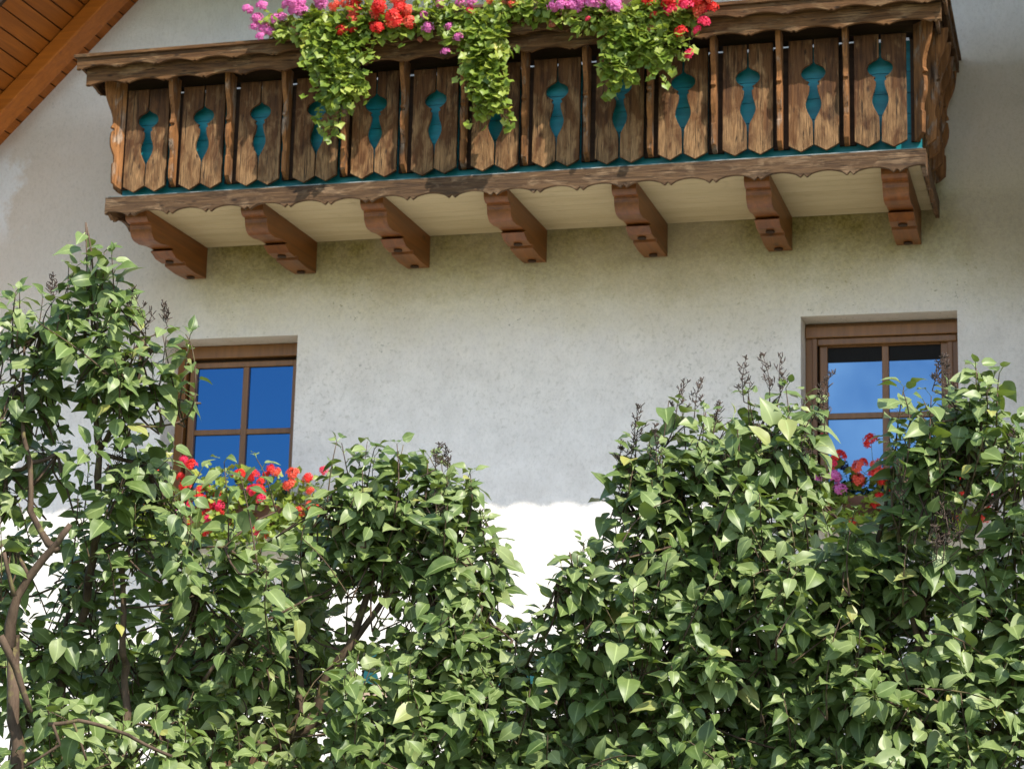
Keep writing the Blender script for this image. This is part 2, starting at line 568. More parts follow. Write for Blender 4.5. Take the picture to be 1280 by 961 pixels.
def curve_pts(a, c, n=6, sag=0.0, wob=0.0, rng=RNG):
    a = np.asarray(a, float); c = np.asarray(c, float)
    L = np.linalg.norm(c - a)
    w = rng.normal(0, wob * L, 3)
    out = []
    for i in range(n):
        s = i / (n - 1)
        p = a + (c - a) * s
        p = p + np.array([0, 0, sag * L]) * math.sin(math.pi * s) + w * math.sin(math.pi * s)
        out.append(p)
    return out


# ------------------------------------------------------------------ ground
bm = bmesh.new()
for ix in range(-6, 6):
    for iy in range(-6, 6):
        s = 100.0
        vs = [bm.verts.new((ix * s + dx * s, iy * s + dy * s, 0)) for dx, dy in ((0, 0), (1, 0), (1, 1), (0, 1))]
        bm.faces.new(vs)
bmesh.ops.remove_doubles(bm, verts=bm.verts, dist=0.01)
g = from_bm('ground', bm, M['ground'])
tag(g, kind='structure')

bm = bmesh.new()
vs = [bm.verts.new(p) for p in ((-22, 6.6, 0.004), (14, 6.6, 0.004), (14, 14.69, 0.004), (-22, 14.69, 0.004))]
bm.faces.new(vs)
tag(from_bm('bounce_yard', bm, M['gravel_bounce']), kind='structure')  # unseen pale sheet added to bounce warm light onto the shaded facade

# ------------------------------------------------------------------ house
W = 14.7
house = empty('house', (-4.07, W, 0))
tag(house, 'white plastered gabled house with a carved wooden balcony and brown timber windows', 'house')

OPEN = [(-7.11, -5.98, 3.72, 5.185), (-2.03, -0.905, 3.72, 5.175), (-7.0, -5.95, 0.9, 2.17)]
HX0, HX1 = -9.9, -0.15


def gable(x): return x + 15.66 if x < -4.07 else 7.52 - x


xs = sorted({HX0, HX1, -4.07} | {o[0] for o in OPEN} | {o[1] for o in OPEN})
zs = sorted({-0.3, 5.5} | {o[2] for o in OPEN} | {o[3] for o in OPEN})
bm = bmesh.new()
for i in range(len(xs) - 1):
    a, c = xs[i], xs[i + 1]
    for j in range(len(zs) - 1):
        z0, z1 = zs[j], zs[j + 1]
        mx_, mz_ = (a + c) / 2, (z0 + z1) / 2
        if any(o[0] < mx_ < o[1] and o[2] < mz_ < o[3] for o in OPEN):
            continue
        bm.faces.new([bm.verts.new(p) for p in ((a, W, z0), (c, W, z0), (c, W, z1), (a, W, z1))])
    bm.faces.new([bm.verts.new(p) for p in ((a, W, 5.5), (c, W, 5.5), (c, W, gable(c) - 0.0), (a, W, gable(a)))])
for x0, x1, z0, z1 in OPEN:
    D = W + 0.32
    for q in (((x0, W, z0), (x0, D, z0), (x0, D, z1), (x0, W, z1)), ((x1, W, z0), (x1, W, z1), (x1, D, z1), (x1, D, z0)),
              ((x0, W, z1), (x0, D, z1), (x1, D, z1), (x1, W, z1)), ((x0, W, z0), (x1, W, z0), (x1, D, z0), (x0, D, z0))):
        bm.faces.new([bm.verts.new(p) for p in q])
# left flank and back
Yb = W + 9
for q in (((HX0, W, -0.3), (HX0, W, gable(HX0)), (HX0, Yb, gable(HX0)), (HX0, Yb, -0.3)),
          ((HX0, Yb, -0.3), (HX0, Yb, gable(HX0)), (-4.07, Yb, gable(-4.07)), (HX1, Yb, gable(HX1)), (HX1, Yb, -0.3)),
          ((HX1, W, -0.3), (HX1, Yb, -0.3), (HX1, Yb, gable(HX1)), (HX1, W, gable(HX1)))):
    bm.faces.new([bm.verts.new(p) for p in q])
bmesh.ops.remove_doubles(bm, verts=bm.verts, dist=0.0005)
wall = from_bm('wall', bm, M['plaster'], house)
# projecting wing out of view at right, added to cast shade on the facade
bm = bmesh.new()
box(bm, -0.15, 5.0, 12.9, W + 8.9, -0.3, 10.6)
shade_wing = from_bm('wall', bm, M['plaster'], house)
bm = bmesh.new()
prism(bm, [(-0.30, 10.605), (5.4, 10.605), (5.4, 10.78), (2.4, 12.6), (-0.30, 10.78)], XZ, 12.75, W + 9.2)
from_bm('roof', bm, M['tile'], house)

# roof with its boarded eaves over the gable
RY0 = 13.36
bm = bmesh.new()
EX0 = -10.7
def slab(x0, x1, up, th, y0, y1):
    zz = lambda x: gable(x) + up
    pts = [(x0, zz(x0)), (x1, zz(x1)), (x1, zz(x1) + th), (x0, zz(x0) + th)]
    prism(bm, pts, XZ, y0, y1)
prism(bm, [(EX0, EX0 + 15.66 + 0.04), (-4.07, 11.63), (-0.31, 7.52 + 0.31 + 0.04), (-0.31, 8.03), (-4.07, 11.83), (EX0, EX0 + 15.66 + 0.24)], XZ, RY0 - 0.05, Yb + 0.3)
roof = from_bm('roof', bm, M['tile'], house)
# soffit boards: each runs out of the wall, the row climbs the slope
bm = bmesh.new()
s2 = math.sqrt(0.5)
for side in (-1, 1):
    org = np.array([EX0, EX0 + 15.66]) if side < 0 else np.array([-4.07, 11.59])
    dirv = np.array([s2, s2]) if side < 0 else np.array([s2, -s2])
    nrm = np.array([-dirv[1], dirv[0]])
    total = ((-4.07 - EX0) if side < 0 else (-0.32 + 4.07)) / s2
    s = 0.0
    while s < total - 0.12:
        w = 0.138
        a = org + dirv * (s + 0.006); c = org + dirv * (s + w - 0.006)
        off = 0.002 * random.random()
        pts = [tuple(a + nrm * off), tuple(c + nrm * off), tuple(c + nrm * 0.03), tuple(a + nrm * 0.03)]
        prism(bm, pts, XZ, RY0, W + 0.02)
        s += w
so = from_bm('eaves_boards', bm, M['soffit_wood'], roof)
for side in (-1, 1):
    bm = bmesh.new()
    h = 0.13 * 1.414
    if side < 0:
        pts = [(EX0 + 0.05, EX0 + 15.70 - 0.004), (EX0 + 0.05, EX0 + 15.70 - h), (-4.075, 11.58 - h), (-4.075, 11.58)]
    else:
        pts = [(-4.065, 11.58), (-4.065, 11.58 - h), (-0.33, 7.845 - h), (-0.33, 7.845)]
    prism(bm, pts, XZ, 14.19, 14.41)
    from_bm('rafter', bm, M['rafter'], roof, 0.012)
    bm = bmesh.new()
    h = 0.12
    if side < 0:
        pts = [(EX0, EX0 + 15.66 - h), (EX0, EX0 + 15.66 + 0.28), (-4.074, 11.59 + 0.28), (-4.074, 11.59 - h)]
    else:
        pts = [(-4.066, 11.59 - h), (-4.066, 11.59 + 0.28), (-0.33, 7.85 + 0.28), (-0.33, 7.85 - h)]
    prism(bm, pts, XZ, RY0 - 0.09, RY0 - 0.052)
    from_bm('barge_board', bm, M['darkwood'], roof)


# ------------------------------------------------------------------ windows
def window(x0, x1, z0, z1, shutter=False):
    fy = W + 0.25
    bm = bmesh.new()
    fw = 0.075
    top = 0.105 if z0 > 3 else 0.34
    box(bm, x0 + 0.001, x0 + fw, fy, fy + 0.07, z0 + 0.001, z1 - 0.002)
    box(bm, x1 - fw, x1 - 0.001, fy, fy + 0.07, z0 + 0.001, z1 - 0.002)
    box(bm, x0 + fw, x1 - fw, fy + 0.001, fy + 0.069, z1 - top, z1 - 0.002)
    box(bm, x0 + fw, x1 - fw, fy + 0.001, fy + 0.069, z0 + 0.001, z0 + fw)
    fr = from_bm('window', bm, M['frame'], house, 0.006)
    a, c, lo, hi = x0 + fw + 0.028, x1 - fw - 0.006, z0 + fw + 0.01, z1 - top - 0.03
    sw = 0.058
    y0, y1 = fy + 0.02, fy + 0.065
    mid = (x0 + x1) / 2 + 0.022
    bar = 4.478 if z0 > 3 else (lo + hi) / 2
    bm = bmesh.new()
    box(bm, a, a + sw, y0, y1, lo, hi)
    box(bm, c - sw, c, y0, y1, lo, hi)
    box(bm, a + sw, c - sw, y0 + .001, y1 - .001, hi - 0.045, hi)
    box(bm, a + sw, c - sw, y0 + .001, y1 - .001, lo, lo + sw)
    box(bm, mid - 0.025, mid + 0.025, y0 + .004, y1 - .004, lo + sw, hi - 0.045)
    box(bm, a + sw, mid - 0.025, y0 + .006, y1 - .006, bar - 0.022, bar + 0.022)
    box(bm, mid + 0.025, c - sw, y0 + .006, y1 - .006, bar - 0.022, bar + 0.022)
    from_bm('sash', bm, M['frame'], fr, 0.005)
    bm = bmesh.new()
    box(bm, a + 0.01, c - 0.01, fy + 0.048, fy + 0.054, lo + 0.01, hi - 0.01)
    from_bm('pane', bm, M['glass'], fr)
    # dark gap round the sash
    boxes('seal', M['darkwood'], fr, [(x0 + fw, x1 - fw, fy + 0.066, fy + 0.072, z0 + fw, z1 - top)])
    if shutter:
        s = boxes('shutter_box', M['frame'], fr, [(x0 + 0.003, x1 - 0.003, fy - 0.035, fy - 0.001, z1 - 0.115, z1 - 0.03)], 0.006)
        boxes('dark_strip', M['seal'], fr, [(a + sw, mid - 0.025, fy + 0.040, fy + 0.045, hi - 0.155, hi - 0.04), (mid + 0.025, c - sw, fy + 0.040, fy + 0.045, hi - 0.155, hi - 0.04)])  # black strip across the top of both panes
        boxes('shutter_slat', M['frame'], fr, [(x0 + 0.09, x1 - 0.02, fy - 0.022, fy - 0.002, z1 - 0.172, z1 - 0.12)], 0.008)
        boxes('guide_rail', M['frame'], fr, [(x0 + 0.052, x0 + 0.088, fy - 0.016, fy - 0.001, z0 + 0.02, z1 - 0.116)], 0.004)
        boxes('guide_rail', M['frame'], fr, [(x1 - 0.088, x1 - 0.052, fy - 0.016, fy - 0.001, z0 + 0.02, z1 - 0.174)], 0.004)
    boxes('sill', M['tan'], fr, [(x0 + 0.002, x1 - 0.002, W - 0.06, fy - 0.04, z0 + 0.002, z0 + 0.03)], 0.006)
    return fr


window(*OPEN[0])
window(*OPEN[1], shutter=True)
window(*OPEN[2])
# ornament above the ground floor: tan band with teal scallops on the plaster
bm = bmesh.new()
box(bm, -6.35, -3.2, W - 0.05, W - 0.002, 2.345, 2.465)
from_bm('plaster_band', bm, M['tan'], house, 0.01)
for k in range(13):
    bm = bmesh.new()
    cx = -6.25 + k * 0.245
    pts = [(cx + 0.075 * math.cos(a), 2.475 + 0.115 * math.sin(a)) for a in np.linspace(0, math.pi, 10)]
    prism(bm, pts, XZ, W - 0.018, W - 0.003)
    from_bm('scallop_ornament', bm, M['teal_old'], house)
for k in range(7):
    bm = bmesh.new()
    cx = -6.1 + k * 0.44
    pts = [(cx - 0.1, 2.66), (cx, 2.635), (cx + 0.1, 2.66), (cx, 2.70)]
    prism(bm, pts, XZ, W - 0.018, W - 0.003)
    from_bm('diamond_ornament', bm, M['teal_old'], house)

# ------------------------------------------------------------------ balcony
BX0, BX1 = -7.075, -1.015
FY = 13.45                       # face of the fascia
BY = 13.55                       # face of the boards
SOF = 5.932
bm = bmesh.new()
y = 13.50
while y < W - 0.01:
    y1 = min(y + 0.118, W - 0.003)
    box(bm, BX0 + 0.05, BX1 - 0.05, y, y1 - 0.0035, SOF + 0.001 * random.random(), SOF + 0.03)
    y += 0.118
balcony = from_bm('balcony', bm, M['cream'], house)
balcony['label'] = 'carved weathered timber balcony with teal backing boards'
boxes('deck', M['darkwood'], balcony, [(BX0 + 0.06, BX1 - 0.06, 13.52, W - 0.002, SOF + 0.034, SOF + 0.075)])


def fascia_outline(x0, x1, ztop, zlow, per=0.3142, dep=0.042, start=None):
    pts = [(x1, ztop), (x0, ztop)]
    out = []
    x = start if start is not None else x0
    while x > x0: x -= per
    while x < x1 + per:
        out.append((x, zlow)); out.append((x + per * 0.07, zlow + dep * 0.55)); out.append((x + per * 0.14, zlow))
        for q in np.linspace(0.12, 0.88, 9):
            out.append((x + per * (0.14 + 0.86 * q), zlow + dep * math.sin(math.pi * q) ** 0.6))
        x += per
    out = [p for p in out if x0 + 0.004 < p[0] < x1 - 0.004]
    return pts + [(x0, zlow + dep * 0.5)] + out + [(x1, zlow + dep * 0.5)]


def valance_outline(x0, x1, ztop, zlow, per=0.3142, dep=0.03, start=None):
    pts = [(x1, ztop), (x0, ztop)]
    out = []
    x = start if start is not None else x0
    while x > x0: x -= per
    while x < x1 + per:
        out += [(x, zlow + 0.002), (x + per * 0.05, zlow + dep * 0.35), (x + per * 0.10, zlow)]
        for q in np.linspace(0.1, 0.9, 9):
            out.append((x + per * (0.10 + 0.9 * q), zlow + dep * math.sin(math.pi * q) ** 0.8))
        x += per
    out = [p for p in out if x0 + 0.004 < p[0] < x1 - 0.004]
    return pts + [(x0, zlow)] + out + [(x1, zlow)]


bm = bmesh.new()
prism(bm, fascia_outline(BX0, BX1, 5.998, 5.846, start=-6.885), XZ, FY, FY + 0.03)
from_bm('fascia', bm, M['fascia'], balcony, 0.003)
for X0 in (BX0 + 0.002, BX1 - 0.032):
    bm = bmesh.new()
    prism(bm, fascia_outline(FY + 0.031, W - 0.004, 5.997, 5.846, start=FY + 0.1), YZ, X0, X0 + 0.03)
    from_bm('side_fascia', bm, M['rail_side'], balcony, 0.003)
boxes('pale_strip', M['strip'], balcony, [(BX0 + 0.02, BX1 - 0.02, FY + 0.004, FY + 0.09, 6.000, 6.005)])

# teal backing planks
bm = bmesh.new()
z = 6.012
for hgt in (0.16, 0.145, 0.15, 0.15, 0.145, 0.085):
    box(bm, -7.035, -1.055, 13.640, 13.660, z, z + hgt - 0.004)
    z += hgt
from_bm('backing_board', bm, M['teal'], balcony)
for X0 in (-7.035, -1.075):
    bm = bmesh.new()
    z = 6.012
    for hgt in (0.16, 0.145, 0.15, 0.15, 0.145, 0.085):
        box(bm, X0, X0 + 0.02, 13.662, W - 0.006, z, z + hgt - 0.004)
        z += hgt
    from_bm('backing_board', bm, M['teal'], balcony)

for bx_ in ([(-6.5852 + 0.4576 * k - 0.055, -6.5852 + 0.4576 * k + 0.055, 13.606, 13.636, 6.105, 6.84) for k in range(12)] + [(-7.04, -6.99, 13.606, 13.636, 6.105, 6.84), (-1.122, -1.06, 13.606, 13.636, 6.105, 6.84)]):
    boxes('slot_shade', M['darkwood'], balcony, [bx_])  # dark strips behind the slots, standing in for the shade inside them
# cut-out boards
HALF = [(6.88, 0.0065), (6.704, 0.0065), (6.690, 0.020), (6.672, 0.056), (6.655, 0.076), (6.632, 0.086), (6.608, 0.084), (6.586, 0.068),
        (6.570, 0.048), (6.560, 0.030), (6.553, 0.040), (6.538, 0.040), (6.531, 0.028), (6.50, 0.030), (6.47, 0.037), (6.44, 0.048), (6.41, 0.055), (6.385, 0.055),
        (6.36, 0.048), (6.33, 0.035), (6.30, 0.019), (6.275, 0.009), (6.20, 0.0065)]


def board_pts(hw, sgn, jit):
    inner = [(sgn * w, zz) for zz, w in HALF]
    lo = [(sgn * 0.006, 6.103 + jit), (sgn * (0.03), 6.09 + jit), (sgn * hw * 0.5, 6.058 + jit), (sgn * (hw - 0.025), 6.09 + jit), (sgn * hw, 6.105 + jit)]
    return inner + lo + [(sgn * hw, 6.868 + jit), (sgn * 0.0055, 6.868 + jit)][0:1]


CUT = [-6.814 + 0.4576 * i for i in range(13)]
for i, cx in enumerate(CUT):
    for sgn in (-1, 1):
        j = random.uniform(-0.004, 0.004)
        pts = board_pts(0.174 + random.uniform(-0.003, 0.003), sgn, j)
        pts[0] = (pts[0][0], 6.868 + j)
        bm = bmesh.new()
        prism(bm, pts, XZ, -0.0125, 0.0125)
        o = from_bm('baluster_board', bm, M['board'], balcony, 0.0025)
        o.location = (cx + random.uniform(-0.002, 0.002), BY + 0.0125 + random.uniform(-0.003, 0.003), 0)
        o.matrix_parent_inverse = balcony.matrix_world.inverted()
# side panels
for X0, s in ((-7.05, -1), (-1.045, 1)):
    for cyy in (13.83, 14.12, 14.41):
        for sgn in (-1, 1):
            pts = board_pts(0.115, sgn, 0.0)
            pts[0] = (pts[0][0], 6.868)
            pts = [(u * 0.95 + cyy, v) for u, v in pts]
            bm = bmesh.new()
            prism(bm, pts, YZ, X0 - 0.0125, X0 + 0.0125)
            from_bm('baluster_board', bm, M['board'], balcony, 0.002)

FIN = [(6.93, 0.150), (6.87, 0.145), (6.80, 0.133), (6.75, 0.116), (6.70, 0.096), (6.65, 0.082), (6.60, 0.080), (6.578, 0.092), (6.566, 0.094), (6.560, 0.072), (6.545, 0.072),
       (6.535, 0.088), (6.49, 0.094), (6.43, 0.090), (6.385, 0.076), (6.35, 0.062), (6.30, 0.060), (6.288, 0.070), (6.20, 0.070), (6.14, 0.066), (6.105, 0.03)]
fin_poly = [(0.0, 6.93)] + [(d, z) for z, d in FIN] + [(0.0, 6.09)]
def fin(x, y, ang, name='fin', scale=1.0, mat=None):
    """ang: direction it sticks out, degrees from -Y turning towards -X"""
    dx, dy = -math.sin(RAD(ang)), -math.cos(RAD(ang))
    nx, ny = -dy, dx
    bm = bmesh.new()
    prism(bm, [(d * scale, z) for d, z in fin_poly], lambda u, v, w: (u * dx + w * nx, u * dy + w * ny, v), -0.017, 0.017)
    o = from_bm(name, bm, mat or M['fin'], balcony, 0.002)
    o.location = (x, y, random.uniform(-0.004, 0.004))
    o.matrix_parent_inverse = balcony.matrix_world.inverted()
    return o


for i in range(12):
    fin((CUT[i] + CUT[i + 1]) / 2 + random.uniform(-0.003, 0.003), BY + 0.03, 0, scale=0.92 + 0.16 * random.random())
fin(-7.02, BY + 0.03, 48, 'corner_fin', 1.15)
fin(-1.085, BY + 0.03, -45, 'corner_fin', 1.15)
for X0, ang in ((-7.062, 90), (-1.032, -90)):
    for yy in (13.69, 13.975, 14.265, 14.55):
        fin(X0, yy, ang, scale=1.1)

# handrail: cap, two scalloped valances, beam
RX0, RX1 = -7.325, -0.84
boxes('rail_cap', M['rail'], balcony, [(RX0, RX1, 13.27, 13.60, 7.060, 7.086)], 0.004)
bm = bmesh.new()
prism(bm, valance_outline(RX0 + 0.02, RX1 - 0.015, 7.058, 6.968, dep=0.028, start=-6.98), XZ, 13.29, 13.315)
from_bm('upper_valance', bm, M['rail'], balcony, 0.003)
bm = bmesh.new()
prism(bm, valance_outline(RX0 + 0.075, RX1 - 0.05, 7.057, 6.858, dep=0.032, start=-6.93), XZ, 13.352, 13.378)
from_bm('lower_valance', bm, M['rail'], balcony, 0.003)
boxes('rail_beam', M['darkwood'], balcony, [(-7.05, -1.04, 13.585, 13.70, 6.886, 7.056)], 0.004)
boxes('rail_block', M['darkwood'], balcony, [(RX0 + 0.10, RX1 - 0.08, 13.38, 13.583, 6.965, 7.055)])
for s, xo in ((-1, RX0), (1, RX1)):
    xa, xb = (xo, xo + 0.33) if s < 0 else (xo - 0.33, xo)
    boxes('side_rail_cap', M['rail_side'], balcony, [(xa, xb, 13.602, W - 0.003, 7.061, 7.085)], 0.004)
    bm = bmesh.new()
    x1 = xo + 0.02 if s < 0 else xo - 0.04
    prism(bm, valance_outline(13.317, W - 0.004, 7.056, 6.968, dep=0.028, start=13.5), YZ, x1, x1 + 0.022)
    from_bm('side_valance', bm, M['rail_side'], balcony, 0.003)
    bm = bmesh.new()
    x1 = xo + 0.078 if s < 0 else xo - 0.098
    prism(bm, valance_outline(13.379, W - 0.004, 7.055, 6.858, dep=0.032, start=13.55), YZ, x1, x1 + 0.022)
    from_bm('side_valance', bm, M['rail_side'], balcony, 0.003)
    xa, xb = (-7.05, -6.95) if s < 0 else (-1.14, -1.04)
    boxes('side_rail_beam', M['darkwood'], balcony, [(xa, xb, 13.702, W - 0.004, 6.90, 7.055)])

# attic balcony out of view under the gable, added to shade the upper wall
shade_attic = boxes('balcony', M['white'], house, [(-7.42, -0.8, 13.02, W - 0.003, 8.21, 8.25)])  # white underside brightens the upper wall by bounce
boxes('fascia', M['fascia'], shade_attic, [(-7.45, -0.77, 12.98, 13.015, 8.20, 8.36)], 0.004)
boxes('parapet', M['board'], shade_attic, [(-6.4 + k * 0.2, -6.21 + k * 0.2, 13.05, 13.075, 8.26, 9.2) for k in range(24)])
boxes('rail_cap', M['rail'], shade_attic, [(-6.5, -1.6, 12.95, 13.15, 9.205, 9.25)], 0.004)

# corbels
def arc(cx, cz, rx, rz, a0, a1, n=8):
    return [(cx + rx * math.cos(RAD(a)), cz + rz * math.sin(RAD(a))) for a in np.linspace(a0, a1, n)]


CP = [(0.0, -0.001), (1.12, -0.001), (1.12, -0.035)]
CP += arc(1.06, -0.045, 0.058, 0.045, 0, -90, 6)
CP += [(1.035, -0.090), (1.035, -0.104)]
CP += arc(0.93, -0.110, 0.10, 0.09, 0, -80, 8)
CP += [(0.86, -0.199), (0.74, -0.180), (0.66, -0.176)]
CP += arc(0.58, -0.212, 0.085, 0.036, 90, 20, 5)[1:]
CP += [(0.565, -0.236), (0.44, -0.2405), (0.44, -0.223), (0.40, -0.223), (0.395, -0.250), (0.20, -0.262), (0.06, -0.256), (0.0, -0.254)]
for i in range(7):
    xr = -6.79 + 0.9402 * i
    bm = bmesh.new()
    prism(bm, [(W - 0.002 - d, SOF + z) for d, z in CP], YZ, xr - 0.178, xr)
    co = from_bm('corbel', bm, M['corbel'], balcony, 0.006)
    for dd, zz in ((0.50, -0.244), (0.10, -0.2655)):
        bm = bmesh.new()
        mat_ = Matrix.Translation((xr - 0.089, W - dd, SOF + zz))
        bmesh.ops.create_cone(bm, cap_ends=True, segments=12, radius1=0.034, radius2=0.030, depth=0.012, matrix=mat_ @ Matrix.Scale(1.0, 4))
        from_bm('peg', bm, M['darkwood'], co)


# ------------------------------------------------------------------ leaves
def leaf_template(kind):
    """vertices (u along, v across, half-width fraction), quads"""
    if kind == 'lilac':
        U = [0.0, 0.09, 0.24, 0.42, 0.60, 0.76, 0.88, 1.0]
        Wd = [0.13, 0.27, 0.345, 0.350, 0.285, 0.175, 0.075, 0.0]
        back = [-0.04, 0.02, 0, 0, 0, 0, 0, 0]
    vs, fs, ac = [], [], []
    A = [-1, -0.5, 0, 0.5, 1]
    for i, u in enumerate(U):
        for a in A:
            vs.append((u + back[i] * abs(a), a * Wd[i], abs(a)))
    for i in range(len(U) - 1):
        for j in range(4):
            fs.append((i * 5 + j, (i + 1) * 5 + j, (i + 1) * 5 + j + 1, i * 5 + j + 1))
    return np.array(vs), fs


def round_template():
    """lobed ivy-geranium leaf: fan of 5 lobes"""
    vs = [(0.42, 0.0, 0.0)]
    n = 15
    for k in range(n):
        a = math.pi + 0.3 + (2 * math.pi - 0.6) * k / (n - 1)
        lobe = 0.5 * (1 - 0.20 * (k % 3 != 1))
        vs.append((0.45 + lobe * math.cos(a) * -1 * -1, lobe * math.sin(a), 1.0 if k % 3 == 1 else 0.7))
    fs = [(0, k + 1, k + 2) for k in range(n - 1)]
    return np.array(vs), fs


def build_leaves(name, tmpl, O, A, N, L, mat, parent, rng, fold=0.35, curl=0.35, petiole=None):
    """O origins, A axis (unit), N normal (unit), L lengths -> one mesh of leaf blades"""
    vs, fs = tmpl
    n = len(O)
    N = N - A * np.sum(N * A, 1, keepdims=True)
    N /= np.linalg.norm(N, axis=1, keepdims=True) + 1e-9
    B = np.cross(N, A)
    u = vs[:, 0][None, :]; v = vs[:, 1][None, :]
    fo = (fold * rng.uniform(0.3, 1.5, n))[:, None]
    cu = (curl * rng.uniform(0.2, 1.6, n))[:, None]
    tw = rng.normal(0, 0.22, n)[:, None]
    side = rng.normal(0, 0.10, n)[:, None]
    wid = rng.uniform(0.88, 1.15, n)[:, None]
    ph = rng.uniform(0, 6.28, n)[:, None]
    h = fo * np.abs(v) - cu * u ** 2 + tw * u * v + 0.035 * np.sin(u * 9 + ph + np.sign(v) * 1.3) * np.abs(v) / 0.3
    vv = v * wid + side * u ** 2
    P = O[:, None, :] + L[:, None, None] * (u[..., None] * A[:, None, :] + vv[..., None] * B[:, None, :] + h[..., None] * N[:, None, :])
    nv = vs.shape[0]
    P = P.reshape(-1, 3)
    tone = np.repeat(rng.beta(1.5, 1.5, n), nv)
    across = np.tile(vs[:, 2], n)
    nf = len(fs); k = len(fs[0])
    FA = (np.array(fs)[None] + (np.arange(n) * nv)[:, None, None]).reshape(-1)
    nfaces = n * nf
    extra_v = extra_f = None
    if petiole is not None:
        S = petiole
        d = O - S
        sd_ = np.cross(d, np.array([0.31, 0.2, 0.93])); sd_ /= np.linalg.norm(sd_, axis=1, keepdims=True) + 1e-9
        w = 0.0011
        Q = np.stack([S - sd_ * w, S + sd_ * w, O + sd_ * w, O - sd_ * w], 1).reshape(-1, 3)
        b0 = len(P)
        P = np.vstack([P, Q])
        tone = np.concatenate([tone, np.full(len(Q), 0.9)])
        across = np.concatenate([across, np.zeros(len(Q))])
        extra_f = (np.arange(n * 4).reshape(n, 4) + b0)
    me = bpy.data.meshes.new(name)
    me.vertices.add(len(P))
    me.vertices.foreach_set('co', P.astype(np.float32).ravel())
    loops = FA
    starts = np.arange(nfaces) * k
    totals = np.full(nfaces, k)
    if extra_f is not None:
        starts = np.concatenate([starts, nfaces * k + np.arange(n) * 4])
        totals = np.concatenate([totals, np.full(n, 4)])
        loops = np.concatenate([loops, extra_f.ravel()])
    me.loops.add(len(loops))
    me.loops.foreach_set('vertex_index', loops.astype(np.int32))
    me.polygons.add(len(starts))
    me.polygons.foreach_set('loop_start', starts.astype(np.int32))
    me.polygons.foreach_set('loop_total', totals.astype(np.int32))
    me.polygons.foreach_set('use_smooth', np.ones(len(starts), bool))
    for nm, arr in (('leaf_tone', tone), ('leaf_across', across)):
        at_ = me.attributes.new(nm, 'FLOAT', 'POINT')
        at_.data.foreach_set('value', arr.astype(np.float32))
    me.update(calc_edges=True)
    me.validate()
    return link(name, me, mat, parent)


LILAC_T = leaf_template('lilac')
ROUND_T = round_template()
SUNV = np.array(sun_vec)


def seed_head(rng, size):
    """dry lilac panicle: forked stalk with little split capsules"""
    V, Fc = [], []
    top = np.array([rng.normal(0, 0.12) * size, rng.normal(0, 0.12) * size, size])
    axis = curve_pts((0, 0, 0), top, 7, 0, 0.05, rng)
    tube(V, Fc, axis, 0.0013, 0.0007, 4)
    for i in range(1, 7):
        for q in range(2 + (i < 3)):
            a = rng.uniform(0, 6.28)
            ln = size * (0.42 - 0.05 * i) * rng.uniform(0.6, 1.2)
            e = axis[i] + np.array([math.cos(a) * ln * 0.75, math.sin(a) * ln * 0.75, ln * rng.uniform(0.3, 0.9)])
            tube(V, Fc, [axis[i], (axis[i] + e) / 2 + np.array([0, 0, -0.002]), e], 0.0009, 0.0006, 3)
            for c in range(3):
                s = 0.35 + 0.65 * rng.random()
                pnt = axis[i] + (e - axis[i]) * s
                dd = rng.normal(0, 1, 3); dd[2] = abs(dd[2]) + 0.4; dd /= np.linalg.norm(dd)
                tube(V, Fc, [pnt, pnt + dd * 0.004, pnt + dd * 0.010, pnt + dd * 0.012], 0.0013, 0.0009, 4)
    return V, Fc


